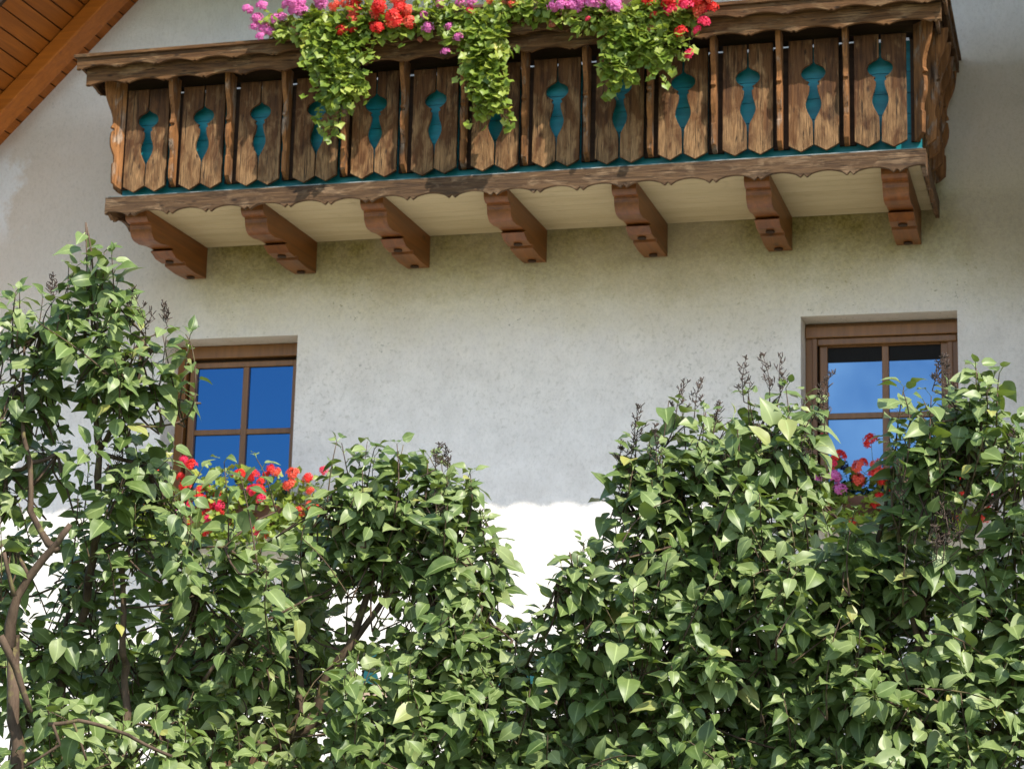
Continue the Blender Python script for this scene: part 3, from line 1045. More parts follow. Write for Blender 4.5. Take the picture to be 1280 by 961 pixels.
def lilac(name, label, base_px, base_t, stems, blobs, heads, seed, dens=1.0, bare=()):
    """stems: list of polylines [(x, y, t, r), ...]; blobs: (x, y, rx, ry, shoots, t, depth)"""
    rng = np.random.default_rng(seed)
    bp = along(base_px, 700, base_t)
    root = empty(name, (bp[0], bp[1], 0))
    tag(root, label, 'shrub', 'lilac shrubs before the house')
    V, Fc = [], []
    nodes = []
    for st in stems:
        pts = []
        for q in st:
            p = np.array([bp[0] + rng.normal(0, 0.06), bp[1] + rng.normal(0, 0.06), -0.03]) if q[0] == 'base' else along(q[0], q[1], q[2])
            pts.append((p, q[3]))
        P_ = np.array([q[0] for q in pts]); R_ = [q[1] for q in pts]
        full, rad = [], []
        for i in range(len(pts) - 1):
            p0, p1, p2, p3 = P_[max(i - 1, 0)], P_[i], P_[i + 1], P_[min(i + 2, len(P_) - 1)]
            n = max(3, int(np.linalg.norm(p2 - p1) / 0.05))
            for k in range(n):
                s = k / n
                q = 0.5 * (2 * p1 + (p2 - p0) * s + (2 * p0 - 5 * p1 + 4 * p2 - p3) * s * s + (3 * p1 - p0 - 3 * p2 + p3) * s ** 3)
                r_ = R_[i] + (R_[i + 1] - R_[i]) * s
                full.append(q + rng.normal(0, 0.004, 3)); rad.append(r_ * rng.uniform(0.88, 1.14))
                if q[2] > 1.2:
                    nodes.append(full[-1])
        full.append(P_[-1]); rad.append(R_[-1])
        tube(V, Fc, full, rad, None, 8)
        nodes.append(pts[-1][0])
    nodes = np.array(nodes)
    hubs = []
    O, A, N, L, S = [], [], [], [], []
    for (x, y, rx, ry, ns, t, dep) in blobs:
        c = along(x, y, t)
        wx, wz = rx / FPX * t, ry / FPX * t
        hub = c - np.array([0, 0, wz * 0.55 if ns > 4 else 0.19]) + rng.normal(0, 0.02 if ns > 4 else 0.006, 3)
        allowed = nodes[nodes[:, 2] < hub[2] + 0.02]
        if len(allowed) == 0: allowed = nodes
        dn = np.linalg.norm((allowed - hub) * np.array([1.7, 1.7, 1.0]), axis=1)
        par = allowed[np.argmin(dn)]
        cpz = curve_pts(par, hub, 7, -0.08 if ns > 4 else 0.0, 0.06, rng)
        tube(V, Fc, cpz, *((0.0065, 0.004) if ns > 4 else (0.0032, 0.0024)), 5)
        nodes = np.vstack([nodes, np.array(cpz[2:])])
        for s in range(max(2, int(round(ns * dens)))):
            # tips spread evenly over the crown, thinning out past its edge
            a_ = rng.uniform(0, 6.28); rr = rng.random() ** 0.5 * (1.18 if ns > 4 else 1.0)
            if ns > 4 and rng.random() < 0.10: rr *= 1.25
            dd_ = rng.uniform(-0.85, 0.75)
            tip = c + RIGHT * math.cos(a_) * wx * rr + UP * math.sin(a_) * wz * rr + FWD * dep * dd_
            outd = (tip - hub); outd /= np.linalg.norm(outd) + 1e-9
            gd = outd * 0.45 + np.array([0.12, -0.22, 0.60]) + rng.normal(0, 0.30, 3)
            if ns <= 4: gd = np.array([0, 0, 1.0]) + rng.normal(0, 0.16, 3)
            gd /= np.linalg.norm(gd)
            ln = rng.uniform(0.13, 0.24)
            sb = tip - gd * ln
            mid = curve_pts(hub, sb, 5, -0.05, 0.08, rng)
            tube(V, Fc, mid, 0.0032, 0.0022, 4)
            sh = curve_pts(sb, tip, 6, 0.03, 0.05, rng)
            tube(V, Fc, sh, 0.0022, 0.0011, 4)
            pairs = int(rng.integers(5, 9))
            a0 = rng.uniform(0, 6.28)
            ref = np.cross(gd, [0.3, 0.5, 0.8]); ref /= np.linalg.norm(ref); ref2 = np.cross(gd, ref)
            size = rng.uniform(0.8, 1.15)
            for k in range(pairs):
                f = 0.12 + 0.88 * k / (pairs - 1)
                pp = sb + (tip - sb) * f
                ang = a0 + (k % 2) * math.pi / 2 + rng.normal(0, 0.25)
                for side in (0, math.pi):
                    if rng.random() < 0.07: continue
                    rd = ref * math.cos(ang + side) + ref2 * math.sin(ang + side)
                    ax = rd * 0.85 + gd * (0.25 + 0.5 * (k == pairs - 1)) + np.array([0, 0, -0.30]) + rng.normal(0, 0.26, 3)
                    ax /= np.linalg.norm(ax)
                    pet = rd * 0.8 + gd * 0.6 + np.array([0, 0, 0.05]); pet /= np.linalg.norm(pet)
                    o = pp + pet * rng.uniform(0.012, 0.022)
                    nn = np.array([0, -0.22, 0.5]) + gd * 0.25 + SUNV * 0.75 + rd * 0.25 + rng.normal(0, 0.36, 3)
                    O.append(o); A.append(ax); N.append(nn); S.append(pp)
                    L.append(size * (0.048 if k < pairs - 1 else 0.032) * rng.uniform(0.6, 1.38))
    for st in bare:
        pts = [along(*q[:3]) for q in st]
        full = []
        for i in range(len(pts) - 1):
            full += curve_pts(pts[i], pts[i + 1], 5, 0, 0.03, rng)[:-1]
        full.append(pts[-1])
        tube(V, Fc, full, st[0][3], st[-1][3], 5)
    vf_mesh('trunk', V, Fc, M['bark'], root)
    print(label[:20], 'leaves', len(O))
    build_leaves('foliage', LILAC_T, np.array(O), np.array(A), np.array(N), np.array(L), M['lilac_leaf'], root, rng, 0.27, 0.36, np.array(S))
    for hd in heads:
        x, y, t, px = hd[:4]
        p = along(x, y, t)
        size = px / FPX * t * rng.uniform(0.8, 1.15)
        V2, F2 = [], []
        Vh, Fh = seed_head(rng, size)
        tlt = rng.normal(0, 0.15, 2)
        V2 = [tuple(np.array(v) + p - np.array([0, 0, size * 0.5]) + np.array([tlt[0], tlt[1], 0]) * v[2]) for v in Vh]
        # stalk down to the nearest wood
        q = p - np.array([0, 0, size * 0.5])
        below = nodes[nodes[:, 2] < q[2]]
        if len(below):
            j = below[np.argmin(np.linalg.norm(below - q, axis=1))]
            Vs, Fs = list(V2), list(Fh)
            tube(Vs, Fs, curve_pts(j, q, 5, 0, 0.05, rng), 0.002, 0.0014, 4)
            V2, Fh = Vs, Fs
        vf_mesh('seed_head', V2, Fh, M['seed'], root)
    return root


T = 4.9
A_st = [[('base', 0, 0, .022), (150, 960, 4.9, .010), (154, 800, 4.9, .008), (150, 690, 4.9, .006)],
        [('base', 0, 0, .03), (20, 900, 4.75, .015), (12, 800, 4.75, .0125), (22, 745, 4.75, .0105), (72, 680, 4.75, .008), (88, 655, 4.75, .006)],
        [('base', 0, 0, .022), (70, 930, 5.0, .014), (105, 760, 5.0, .010), (120, 640, 4.95, .009), (122, 540, 4.9, .007), (108, 420, 4.85, .004), (120, 340, 4.85, .002)],
        [(72, 690, 4.75, .010), (40, 640, 4.8, .008), (30, 540, 4.85, .005), (30, 430, 4.9, .003)],
        [('base', 0, 0, .022), (250, 930, 5.05, .013), (240, 760, 5.05, .009), (230, 640, 5.0, .005)],
        [(122, 560, 4.9, .006), (160, 500, 4.85, .004), (190, 440, 4.85, .002)]]
A_bl = [(118, 352, 28, 24, 6, 4.85, .1), (55, 392, 44, 30, 9, 4.9, .16), (88, 330, 8, 8, 2, 4.85, .05), (135, 322, 8, 8, 2, 4.85, .05), (18, 372, 10, 10, 2, 4.88, .05), (232, 425, 10, 8, 2, 4.85, .05), (205, 415, 8, 8, 1, 4.85, .05), (120, 410, 55, 38, 15, 4.85, .18), (22, 455, 40, 45, 14, 4.9, .2), (176, 432, 30, 20, 6, 4.85, .12),
        (140, 465, 50, 26, 7, 4.9, .15), (60, 555, 70, 45, 9, 4.9, .2), (10, 560, 40, 50, 8, 4.9, .2), (20, 650, 50, 36, 8, 4.85, .2), (180, 560, 46, 42, 14, 4.95, .22), (222, 590, 46, 26, 6, 5.0, .2),
        (285, 585, 40, 18, 4, 4.95, .15), (170, 640, 80, 46, 20, 5.0, .28), (250, 708, 90, 48, 25, 5.0, .3), (60, 750, 80, 70, 12, 5.05, .3), (150, 770, 80, 70, 16, 5.1, .3),
        (335, 690, 40, 22, 5, 5.05, .2), (300, 760, 80, 60, 24, 5.1, .3), (60, 915, 100, 50, 26, 4.85, .3), (190, 900, 90, 50, 22, 4.95, .3), (100, 840, 90, 45, 14, 5.2, .3), (230, 830, 70, 50, 14, 5.2, .3),
        (270, 930, 70, 40, 18, 4.9, .25), (30, 850, 50, 50, 14, 5.1, .25), (90, 700, 70, 40, 12, 5.15, .2), (160, 860, 70, 40, 14, 5.4, .2), (20, 740, 40, 40, 8, 5.2, .2)]
A_hd = [(165, 395, 4.85, 46), (184, 400, 4.85, 52), (140, 590, 4.9, 40), (210, 395, 4.95, 30), (70, 360, 4.95, 34), (60, 580, 5.0, 30)]
lilac('lilac_shrub', 'tall thin lilac at left reaching highest, in front of left window', 120, 4.9, A_st, A_bl, A_hd, 3, 0.82,
      bare=[[(0, 795, 4.7, .010), (20, 835, 4.7, .009), (38, 890, 4.7, .007)], [(60, 905, 4.6, .005), (98, 900, 4.6, .005), (160, 918, 4.6, .005), (215, 945, 4.6, .004)],
            [(66, 905, 4.6, .004), (75, 930, 4.6, .004), (30, 958, 4.6, .003)], [(92, 903, 4.6, .003), (108, 950, 4.6, .003)], [(5, 690, 4.7, .005), (18, 745, 4.7, .006)],
            [(390, 745, 4.9, .003), (300, 790, 4.9, .004), (255, 850, 4.9, .005)]])

B_st = [[('base', 0, 0, .034), (230, 990, 5.2, .024), (330, 935, 5.2, .020), (385, 905, 5.2, .017), (410, 850, 5.2, .012), (450, 770, 5.2, .010), (470, 690, 5.2, .006), (500, 600, 5.2, .003)],
        [(372, 905, 5.2, .013), (375, 860, 5.25, .010), (372, 790, 5.3, .009), (382, 690, 5.3, .006), (420, 610, 5.25, .003)],
        [(385, 905, 5.2, .012), (420, 895, 5.2, .010), (500, 900, 5.15, .008), (560, 850, 5.1, .006), (590, 780, 5.1, .004)],
        [(410, 850, 5.2, .009), (470, 760, 5.2, .008), (530, 690, 5.2, .006), (570, 630, 5.2, .003)],
        [('base', 0, 0, .025), (560, 980, 5.05, .012), (620, 880, 5.05, .008), (640, 800, 5.1, .004)]]
B_bl = [(440, 600, 34, 28, 8, 5.2, .16), (495, 600, 58, 28, 15, 5.2, .2), (552, 620, 42, 34, 12, 5.2, .18), (425, 560, 8, 12, 2, 5.2, .05), (462, 558, 9, 10, 2, 5.2, .05), (500, 562, 9, 10, 2, 5.2, .05), (538, 575, 9, 10, 2, 5.2, .05), (585, 590, 9, 10, 2, 5.18, .05), (610, 650, 10, 10, 2, 5.18, .05), (628, 690, 8, 8, 1, 5.18, .05), (478, 650, 85, 46, 32, 5.2, .28), (588, 680, 38, 36, 14, 5.2, .18),
        (525, 715, 70, 36, 16, 5.2, .25), (395, 720, 60, 50, 15, 5.3, .25), (380, 790, 70, 50, 14, 5.45, .2), (330, 830, 80, 40, 14, 5.5, .2), (260, 800, 80, 50, 16, 5.5, .2), (560, 795, 80, 44, 34, 5.1, .25), (630, 805, 48, 28, 14, 5.1, .18), (500, 860, 80, 50, 40, 5.0, .25), (600, 880, 80, 60, 42, 5.0, .28),
        (400, 800, 80, 60, 12, 5.4, .25), (430, 930, 80, 36, 18, 5.1, .25), (330, 870, 70, 60, 16, 5.3, .25), (520, 940, 90, 36, 26, 4.95, .25), (620, 945, 60, 36, 20, 5.0, .25), (345, 940, 60, 30, 8, 5.0, .2)]
B_hd = [(545, 572, 5.15, 26), (605, 655, 5.15, 30), (618, 705, 5.15, 36), (540, 640, 5.1, 44), (560, 575, 5.2, 26)]
lilac('lilac_shrub', 'rounded lilac in the middle left with a thick mossy crooked limb', 430, 5.2, B_st, B_bl, B_hd, 5, 0.95)

C_st = [[('base', 0, 0, .03), (930, 990, 5.0, .018), (905, 850, 5.0, .014), (880, 720, 5.0, .010), (850, 620, 5.0, .005), (830, 560, 5.0, .003)],
        [('base', 0, 0, .03), (960, 980, 5.0, .018), (985, 820, 5.0, .013), (975, 680, 5.0, .008), (950, 560, 5.0, .004), (960, 510, 5.0, .003)],
        [('base', 0, 0, .028), (1010, 960, 5.05, .015), (1030, 800, 5.05, .010), (1020, 650, 5.0, .005), (1012, 530, 5.0, .003)],
        [(905, 860, 5.0, .010), (820, 905, 4.95, .007), (790, 908, 4.9, .006), (760, 868, 4.9, .0055), (722, 838, 4.9, .004), (740, 780, 4.9, .003), (712, 690, 4.9, .002)],
        [(880, 740, 5.0, .008), (830, 690, 5.0, .006), (790, 630, 5.0, .004), (772, 580, 5.0, .002)],
        [('base', 0, 0, .02), (760, 985, 4.95, .010), (740, 930, 4.95, .007)]]
C_bl = [(712, 705, 32, 36, 5, 4.9, .1), (745, 720, 38, 48, 9, 4.95, .12), (715, 800, 34, 34, 8, 4.95, .12), (770, 790, 60, 50, 20, 4.95, .22), (690, 870, 55, 50, 15, 5.05, .22), (700, 935, 80, 36, 24, 4.95, .25), (832, 580, 40, 34, 10, 5.0, .18),
        (800, 640, 36, 46, 11, 5.0, .16), (895, 562, 60, 36, 18, 5.0, .22), (960, 535, 45, 26, 11, 5.0, .18), (1000, 585, 28, 44, 10, 5.0, .16), (842, 510, 10, 14, 2, 5.0, .06), (880, 515, 10, 12, 2, 5.0, .06), (930, 495, 10, 12, 2, 5.0, .06), (975, 490, 10, 14, 2, 5.0, .06), (1012, 500, 8, 12, 2, 5.0, .05), (795, 545, 8, 12, 2, 4.98, .05), (818, 545, 8, 10, 2, 4.98, .05), (880, 640, 75, 55, 34, 4.95, .3), (965, 665, 80, 60, 44, 4.9, .3),
        (850, 740, 85, 55, 40, 4.9, .3), (960, 780, 95, 70, 56, 4.85, .3), (880, 860, 100, 60, 52, 4.85, .3), (1000, 890, 95, 60, 50, 4.85, .3), (1040, 770, 60, 60, 24, 4.9, .25), (790, 880, 60, 50, 16, 5.05, .25),
        (830, 945, 90, 30, 26, 4.8, .25), (950, 950, 90, 30, 28, 4.75, .25)]
C_hd = [(775, 575, 4.98, 46), (783, 610, 4.98, 50), (768, 625, 5.0, 44), (795, 535, 5.0, 50), (845, 500, 5.0, 40), (868, 500, 5.0, 42), (893, 520, 5.0, 34), (930, 478, 5.0, 44), (962, 472, 4.98, 50), (976, 470, 5.0, 46),
        (1022, 490, 4.98, 44), (1030, 520, 4.98, 44), (820, 560, 4.9, 46), (905, 590, 4.9, 50), (1008, 560, 4.9, 46), (960, 560, 4.88, 40), (790, 580, 4.96, 50), (800, 620, 4.95, 44)]
lilac('lilac_shrub', 'broad dense lilac right of centre topped with many dry seed heads', 930, 5.0, C_st, C_bl, C_hd, 8, 0.95)

D_st = [[('base', 0, 0, .03), (1140, 980, 4.7, .016), (1150, 820, 4.7, .012), (1175, 690, 4.7, .008), (1185, 580, 4.7, .005), (1195, 480, 4.7, .002)],
        [('base', 0, 0, .028), (1210, 970, 4.7, .015), (1215, 800, 4.7, .010), (1240, 680, 4.7, .006), (1255, 590, 4.7, .003)],
        [('base', 0, 0, .022), (1100, 960, 4.75, .010), (1085, 800, 4.75, .008), (1095, 680, 4.75, .005), (1115, 590, 4.7, .003)],
        [(1150, 820, 4.7, .008), (1130, 720, 4.7, .006), (1120, 640, 4.7, .003)]]
D_bl = [(1200, 500, 30, 24, 8, 4.65, .14), (1145, 550, 30, 36, 8, 4.65, .14), (1215, 545, 42, 30, 9, 4.65, .18), (1272, 570, 30, 40, 9, 4.65, .15), (1090, 645, 50, 30, 9, 4.75, .15), (1060, 690, 50, 36, 12, 4.8, .2), (1160, 575, 36, 24, 7, 4.65, .16), (1150, 640, 30, 20, 3, 4.7, .12), (1265, 645, 36, 44, 9, 4.65, .2), (1242, 462, 8, 14, 2, 4.62, .04), (1218, 458, 8, 10, 2, 4.62, .05), (1133, 492, 8, 12, 2, 4.62, .05), (1160, 500, 10, 10, 2, 4.62, .05), (1268, 535, 8, 10, 2, 4.62, .05),
        (1150, 710, 70, 44, 16, 4.8, .25), (1265, 720, 50, 60, 18, 4.65, .2), (1125, 790, 70, 60, 22, 4.75, .25), (1215, 790, 75, 60, 26, 4.7, .25), (1150, 870, 85, 50, 34, 4.6, .25), (1245, 880, 70, 65, 32, 4.6, .25),
        (1110, 930, 70, 40, 24, 4.55, .2), (1200, 945, 80, 34, 26, 4.55, .2), (1060, 720, 40, 40, 10, 4.85, .2), (1290, 800, 40, 80, 16, 4.6, .2)]
D_hd = [(1165, 470, 4.65, 34), (1178, 470, 4.65, 40), (1185, 640, 4.55, 46), (1180, 665, 4.55, 46), (1200, 660, 4.55, 44), (1170, 680, 4.55, 40), (1185, 560, 4.6, 46), (1130, 610, 4.6, 40), (1265, 560, 4.6, 36), (1240, 620, 4.6, 40)]
lilac('lilac_shrub', 'leafy lilac at far right in front of the right window', 1180, 4.7, D_st, D_bl, D_hd, 13, 1.0)


# ------------------------------------------------------------------ geraniums
def head_mesh(name, mat, rng, R=0.042, n=28, pr=0.019):
    V, Fc = [], []
    for k in range(n):
        d = rng.normal(0, 1, 3); d[2] = abs(d[2]) * 0.9 + 0.1; d /= np.linalg.norm(d)
        c = d * np.array([1, 1, 0.75]) * R * rng.uniform(0.55, 1.1)
        tube(V, Fc, [(0, 0, -R * 0.5), c * 0.95], 0.0008, 0.0006, 3)
        e1 = np.cross(d, [0.2, 0.9, 0.4]); e1 /= np.linalg.norm(e1); e2 = np.cross(d, e1)
        a0 = rng.uniform(0, 6.28)
        for p in range(5):
            a = a0 + p * 1.2566 + rng.normal(0, 0.1)
            r = pr * rng.uniform(0.8, 1.15)
            o = e1 * math.cos(a) + e2 * math.sin(a)
            s = -e1 * math.sin(a) + e2 * math.cos(a)
            bi = len(V)
            for (ru, rv, rh) in ((0.1, 0, 0), (0.55, -0.3, 0.18), (0.95, -0.22, 0.10), (1.05, 0.06, 0.06), (0.95, 0.26, 0.12), (0.55, 0.3, 0.2)):
                V.append(tuple(c + r * (ru * o + rv * s + (rh + rng.normal(0, 0.06)) * d)))
            Fc.append(tuple(range(bi, bi + 6)))
    me = bpy.data.meshes.new(name)
    me.from_pydata(V, [], Fc)
    me.materials.append(M[mat])
    return me


HEADS = {c: [head_mesh('flower_head', c, np.random.default_rng(60 + i + 10 * k)) for i in range(3)] for k, c in enumerate(('red', 'pink', 'salmon', 'rose', 'wilt'))}


def geranium(label, base, strands, fills, heads, seed, group, name='geranium'):
    """strands: (x, y, Y) polylines of hanging stems; fills: (x, y, rx, ry, Y, dY, n) leaf clouds; heads: (x, y, Y, colour, scale)"""
    rng = np.random.default_rng(seed)
    root = empty(name, tuple(base))
    tag(root, label, 'flower', group)
    base = np.array(base)
    V, Fc = [], []
    O, A, N, L, S = [], [], [], [], []

    def add_leaf(p, out):
        ax = out * 0.6 + rng.normal(0, 0.5, 3) + np.array([0, -0.25, -0.35])
        ax /= np.linalg.norm(ax)
        nn = np.array([0, -0.55, 0.55]) + SUNV * 0.5 + rng.normal(0, 0.4, 3)
        o = p + ax * 0.02 + rng.normal(0, 0.012, 3)
        O.append(o); A.append(ax); N.append(nn); S.append(p); L.append(rng.uniform(0.046, 0.084))

    for st in strands:
        pts = [base + np.array([rng.normal(0, 0.05), 0, 0.02])] + [at(*q) for q in st]
        full = []
        for i in range(len(pts) - 1):
            full += curve_pts(pts[i], pts[i + 1], 7, 0.04 if i == 0 else 0, 0.05, rng)[:-1]
        full.append(pts[-1])
        tube(V, Fc, full, 0.0035, 0.0018, 4)
        tot = len(full)
        for i in range(1, tot):
            seg = full[i] - full[i - 1]
            k = max(1, int(np.linalg.norm(seg) / 0.011))
            for q in range(k):
                p = full[i - 1] + seg * (q / k)
                off = rng.normal(0, 0.035, 3); off[1] = -abs(off[1]) * 0.8
                add_leaf(p + off, np.array([rng.normal(0, 1), -0.4, 0]))
    for (x, y, rx, ry, Y, dY, n) in fills:
        c = at(x, y, Y)
        sc = Y / FPX
        for k in range(max(2, n // 14)):
            d = rng.normal(0, 0.5, 3)
            e = c + np.array([d[0] * rx * sc, d[1] * dY, d[2] * ry * sc])
            tube(V, Fc, curve_pts(base + np.array([rng.normal(0, .06), 0, .02]), e, 6, 0.1, 0.05, rng), 0.003, 0.0015, 4)
        for k in range(n):
            d = rng.normal(0, 1, 3); d /= np.linalg.norm(d); d *= rng.random() ** 0.4
            p = c + np.array([d[0] * rx * sc, d[1] * dY, d[2] * ry * sc])
            add_leaf(p, d)
    for (x, y, Y, c, sc) in heads:
        p = at(x, y, Y)
        st = base + np.array([np.clip((p - base)[0] * 0.5 + rng.normal(0, .05), -0.35, 0.35), rng.normal(0, 0.02), 0.0])
        tube(V, Fc, curve_pts(st, p + np.array([0, 0.012, -0.015]), 7, 0.12, 0.06, rng), 0.0026, 0.0017, 4)
    vf_mesh('stem', V, Fc, M['stem'], root)
    build_leaves('foliage', ROUND_T, np.array(O), np.array(A), np.array(N), np.array(L), M['ger_leaf'], root, rng, 0.25, 0.25, np.array(S))
    for (x, y, Y, c, sc) in heads:
        o = bpy.data.objects.new('flower_head', HEADS[c][int(rng.integers(0, 3))])
        COL.objects.link(o)
        p = at(x, y, Y)
        o.parent = root
        o.matrix_parent_inverse = root.matrix_world.inverted()
        out = Vector((rng.normal(0, 0.3), -0.75, 0.5 + rng.normal(0, 0.25)))
        o.rotation_euler = out.to_track_quat('Z', 'Y').to_euler()
        o.location = tuple(p)
        o.scale = (sc, sc, sc)
    return root


def rnd_heads(n, x0, x1, y0, y1, Y, cols, s0, s1, rng):
    return [(rng.uniform(x0, x1), rng.uniform(y0, y1), Y + rng.normal(0, 0.04), cols[int(rng.integers(0, len(cols)))], rng.uniform(s0, s1)) for _ in range(n)]


GB = 'geraniums in the balcony boxes'
HY = 13.22
rg = np.random.default_rng(77)
def base_at(x): 
    p = at(x, 40, 13.46); return (p[0], 13.46, 7.25)


# planters on the handrail
for i, (xa, xb) in enumerate(((345, 530), (545, 725), (735, 885))):
    pa, pb = at(xa, 40, 13.46)[0], at(xb, 40, 13.46)[0]
    root = empty('flower_box', ((pa + pb) / 2, 13.46, 7.088))
    tag(root, ['left', 'middle', 'right'][i] + ' flower box on the balcony rail, hidden under geranium leaves', 'planter', 'flower boxes on the balcony rail')
    bm = bmesh.new()
    prism(bm, [(13.40, 7.088), (13.52, 7.088), (13.54, 7.245), (13.385, 7.245)], YZ, pa, pb)
    from_bm('trough', bm, M['planter'], root, 0.006)
    bm = bmesh.new()
    box(bm, pa - 0.01, pb + 0.01, 13.375, 13.39, 7.236, 7.26)
    box(bm, pa - 0.01, pb + 0.01, 13.53, 13.55, 7.236, 7.26)
    from_bm('rim', bm, M['planter'], root, 0.003)

geranium('pale pink geranium at the far left end of the balcony flowers', base_at(352), [[(335, 25, 13.25)], [(350, 40, HY), (365, 46, HY)]], [(355, 38, 14, 10, 13.26, .08, 40)],
         [(310, 12, 13.25, 'pink', 1.0), (328, 8, 13.25, 'pink', 1.1), (322, 24, 13.24, 'pink', 1.1), (330, 36, 13.22, 'pink', 1.15), (345, 25, 13.24, 'pink', 1.1), (326, 46, 13.2, 'pink', .9), (353, 22, 13.22, 'pink', .9), (338, 40, 13.2, 'pink', .8), (318, 34, 13.24, 'pink', .8)], 21, GB)
geranium('pink geranium with a long leafy curtain between two balcony panels', base_at(400),
         [[(395, 30, HY), (392, 80, 13.2), (400, 120, 13.24), (412, 165, 13.3)], [(420, 30, HY), (420, 90, 13.2), (425, 140, 13.26), (418, 170, 13.3)], [(445, 35, HY), (450, 85, 13.2), (455, 130, 13.28)], [(435, 40, HY), (435, 100, 13.18), (440, 120, 13.25)]],
         [(415, 60, 40, 40, 13.22, .07, 330), (430, 105, 30, 30, 13.2, .06, 150), (390, 35, 25, 22, 13.24, .07, 110)],
         rnd_heads(12, 358, 412, -6, 20, 13.19, ['pink'], .9, 1.2, rg) + [(362, 0, 13.2, 'rose', .8), (372, 14, 13.22, 'pink', 1)], 22, GB)
geranium('scarlet geranium with a dense red mound left of centre on the balcony', base_at(470),
         [[(470, 40, HY), (462, 80, 13.2)], [(490, 30, HY), (505, 45, 13.2)]], [(455, 25, 55, 24, 13.22, .08, 190), (500, 28, 26, 18, 13.24, .07, 70)],
         rnd_heads(18, 436, 516, -6, 36, 13.16, ['red', 'salmon', 'salmon'], 1.0, 1.35, rg) + [(428, 38, 13.16, 'red', 1.1), (442, 38, 13.17, 'red', .7), (418, 8, 13.2, 'salmon', 1.0), (445, 18, 13.17, 'salmon', 1.2), (470, 18, 13.17, 'salmon', 1.2), (500, 10, 13.17, 'red', 1.3), (512, 30, 13.16, 'red', .9), (430, 5, 13.2, 'salmon', .9)], 23, GB)
geranium('bright magenta geranium with scattered small heads by the balcony middle', base_at(550), [[(560, 40, HY), (560, 62, 13.2)], [(535, 30, HY)]],
         [(545, 22, 34, 24, 13.25, .08, 150), (575, 25, 25, 24, 13.24, .07, 110)],
         [(535, 35, 13.18, 'pink', 1.0), (530, 20, 13.2, 'pink', .8), (562, 34, 13.18, 'pink', .8), (573, 47, 13.15, 'pink', .8), (557, 65, 13.15, 'pink', .75), (550, 5, 13.2, 'pink', .9), (575, 5, 13.2, 'pink', .9), (590, 3, 13.2, 'pink', 1), (588, 14, 13.2, 'rose', .7), (525, 50, 13.25, 'wilt', .5)], 24, GB)
geranium('trailing geranium with the longest leaf curtain at the balcony centre', base_at(615),
         [[(600, 40, HY), (598, 90, 13.18), (602, 140, 13.26), (600, 162, 13.3)], [(620, 40, HY), (622, 90, 13.18), (628, 140, 13.26), (634, 150, 13.3)], [(610, 30, HY), (610, 100, 13.17), (612, 135, 13.24)], [(590, 50, HY), (585, 95, 13.2)]],
         [(608, 55, 30, 45, 13.22, .08, 330), (612, 110, 24, 40, 13.2, .06, 180), (640, 12, 34, 16, 13.25, .08, 110)],
         [(640, 6, 13.18, 'salmon', .8), (632, 2, 13.2, 'wilt', .8), (612, 2, 13.2, 'salmon', .6)], 25, GB)
geranium('thin magenta geranium right of the centre curtain with withered heads below', base_at(700), [[(700, 30, HY), (735, 32, 13.2)]],
         [(690, 8, 50, 14, 13.24, .07, 150), (745, 20, 30, 16, 13.24, .07, 80)],
         rnd_heads(16, 690, 785, -6, 10, 13.17, ['pink'], .9, 1.2, rg) + [(690, 30, 13.17, 'wilt', .7), (735, 24, 13.18, 'rose', .5), (722, 12, 13.18, 'pink', .7)], 26, GB)
geranium('crimson geranium at the right end with a broad leaf curtain', base_at(815),
         [[(770, 35, HY), (765, 80, 13.2), (768, 115, 13.28), (773, 125, 13.3)], [(800, 30, HY), (805, 70, 13.18), (815, 85, 13.2), (845, 95, 13.24)], [(785, 30, HY), (785, 75, 13.18), (790, 105, 13.24)], [(830, 30, HY), (835, 60, 13.2)], [(840, 40, 13.2), (860, 66, 13.17)]],
         [(785, 40, 36, 34, 13.22, .08, 240), (820, 55, 30, 28, 13.2, .07, 160), (775, 85, 24, 24, 13.22, .05, 90), (835, 20, 40, 18, 13.24, .07, 110)],
         rnd_heads(15, 805, 892, -6, 16, 13.16, ['salmon', 'red', 'rose'], 1.0, 1.35, rg) + [(852, 40, 13.15, 'red', 1.05), (880, 28, 13.16, 'rose', 1.1), (872, 38, 13.17, 'rose', .8), (838, 14, 13.16, 'rose', 1.1), (862, 68, 13.15, 'rose', .85), (818, 20, 13.18, 'red', .8), (814, 36, 13.18, 'wilt', .8), (890, 10, 13.17, 'red', 1.0)], 27, GB)

# window boxes
WB = 'geraniums in the window boxes'
for i, (x0, x1) in enumerate(((-7.1, -5.65), (-2.05, -0.88))):
    root = empty('flower_box', ((x0 + x1) / 2, 14.52, 3.60))
    tag(root, ['flower box under the left upper window, behind lilac leaves', 'flower box under the right upper window, behind lilac leaves'][i], 'planter', 'flower boxes under the windows')
    bm = bmesh.new()
    prism(bm, [(14.44, 3.62), (14.62, 3.62), (14.635, 3.80), (14.42, 3.80)], YZ, x0, x1)
    from_bm('trough', bm, M['planter'], root, 0.006)
    bm = bmesh.new()
    box(bm, x0 + 0.1, x0 + 0.13, 14.60, W - 0.003, 3.585, 3.615)
    box(bm, x1 - 0.13, x1 - 0.1, 14.60, W - 0.003, 3.585, 3.615)
    box(bm, x0 + 0.1, x0 + 0.13, 14.44, 14.60, 3.585, 3.615)
    box(bm, x1 - 0.13, x1 - 0.1, 14.44, 14.60, 3.585, 3.615)
    from_bm('bracket', bm, M['darkwood'], root)
rg = np.random.default_rng(5)
def wb(x): 
    p = at(x, 640, 14.52); return (p[0], 14.52, 3.80)
def dense(x0, x1, y0, y1, n, cols, Y=14.42):
    return rnd_heads(int(n * 1.7), x0, x1, y0, y1, Y, cols, .8, 1.25, rg)
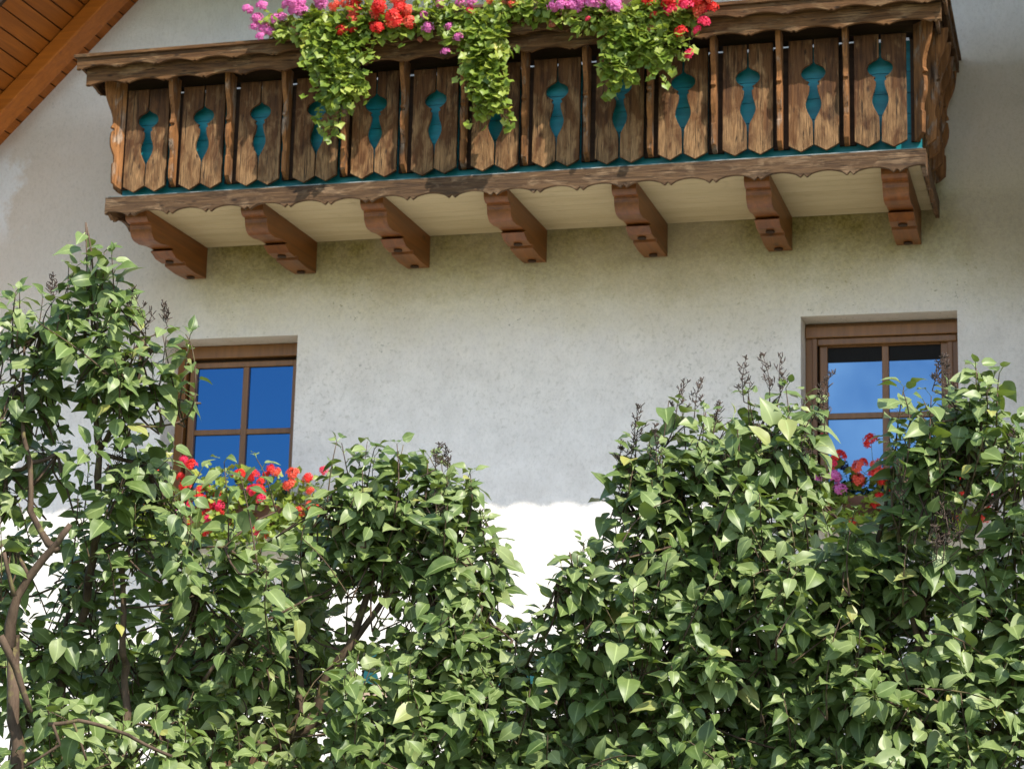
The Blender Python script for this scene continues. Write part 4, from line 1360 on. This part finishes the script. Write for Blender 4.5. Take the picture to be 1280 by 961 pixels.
geranium('pink geranium at the left end under the left window', wb(205), [], [(205, 640, 40, 30, 14.5, .08, 160), (205, 665, 45, 22, 14.38, .05, 120)], [(205, 632, 14.4, 'pink', 1.2), (213, 645, 14.38, 'pink', 1.2), (195, 640, 14.4, 'pink', 1)] + dense(140, 225, 590, 660, 9, ['pink', 'pink', 'salmon']), 41, WB)
geranium('red geranium in the middle of the box under the left window', wb(280), [], [(280, 620, 60, 40, 14.5, .1, 260), (285, 662, 60, 24, 14.38, .05, 190)], dense(205, 345, 575, 670, 24, ['red', 'red', 'rose']), 42, WB)
geranium('scarlet geranium at the right corner under the left window', wb(355), [], [(365, 625, 45, 38, 14.5, .1, 200), (370, 658, 50, 24, 14.38, .05, 170)],
         [(366, 592, 14.4, 'salmon', 1.2), (362, 606, 14.4, 'salmon', 1.2), (385, 598, 14.4, 'red', 1.1), (388, 612, 14.4, 'salmon', .9), (405, 588, 14.4, 'rose', .8), (390, 632, 14.38, 'salmon', 1.2), (385, 660, 14.38, 'salmon', .9), (320, 663, 14.38, 'rose', 1.2), (355, 675, 14.38, 'red', 1), (335, 668, 14.38, 'red', .9), (375, 640, 14.4, 'salmon', 1), (345, 590, 14.4, 'salmon', .9)], 43, WB)
geranium('magenta geranium at the left end under the right window', wb(1040), [], [(1035, 610, 40, 34, 14.5, .08, 190), (1035, 640, 40, 24, 14.38, .05, 130)],
         [(1043, 595, 14.4, 'pink', 1.2), (1050, 612, 14.38, 'pink', 1.2), (1042, 580, 14.4, 'rose', .9), (1048, 570, 14.4, 'red', 1.3), (1030, 548, 14.4, 'rose', .9), (1034, 630, 14.4, 'rose', .8), (950, 605, 14.4, 'pink', 1.1), (955, 600, 14.4, 'pink', .9), (1020, 600, 14.4, 'pink', 1), (1040, 640, 14.4, 'pink', .9)], 44, WB)
geranium('red geranium on the right side under the right window', wb(1150), [], [(1150, 615, 70, 40, 14.5, .1, 280), (1150, 640, 80, 26, 14.38, .05, 230)],
         [(1089, 551, 14.4, 'red', 1.3), (1198, 604, 14.36, 'red', 1.3), (1207, 610, 14.36, 'red', 1.3), (1192, 612, 14.36, 'red', 1.1), (1215, 604, 14.36, 'salmon', 1.0), (1078, 578, 14.4, 'red', .9), (1092, 592, 14.4, 'red', 1), (1098, 622, 14.4, 'red', 1), (1076, 648, 14.4, 'red', 1), (1115, 632, 14.4, 'salmon', 1), (1240, 615, 14.4, 'rose', .9), (1165, 605, 14.4, 'salmon', 1)] + dense(1060, 1245, 570, 655, 22, ['red', 'salmon', 'red']), 45, WB)
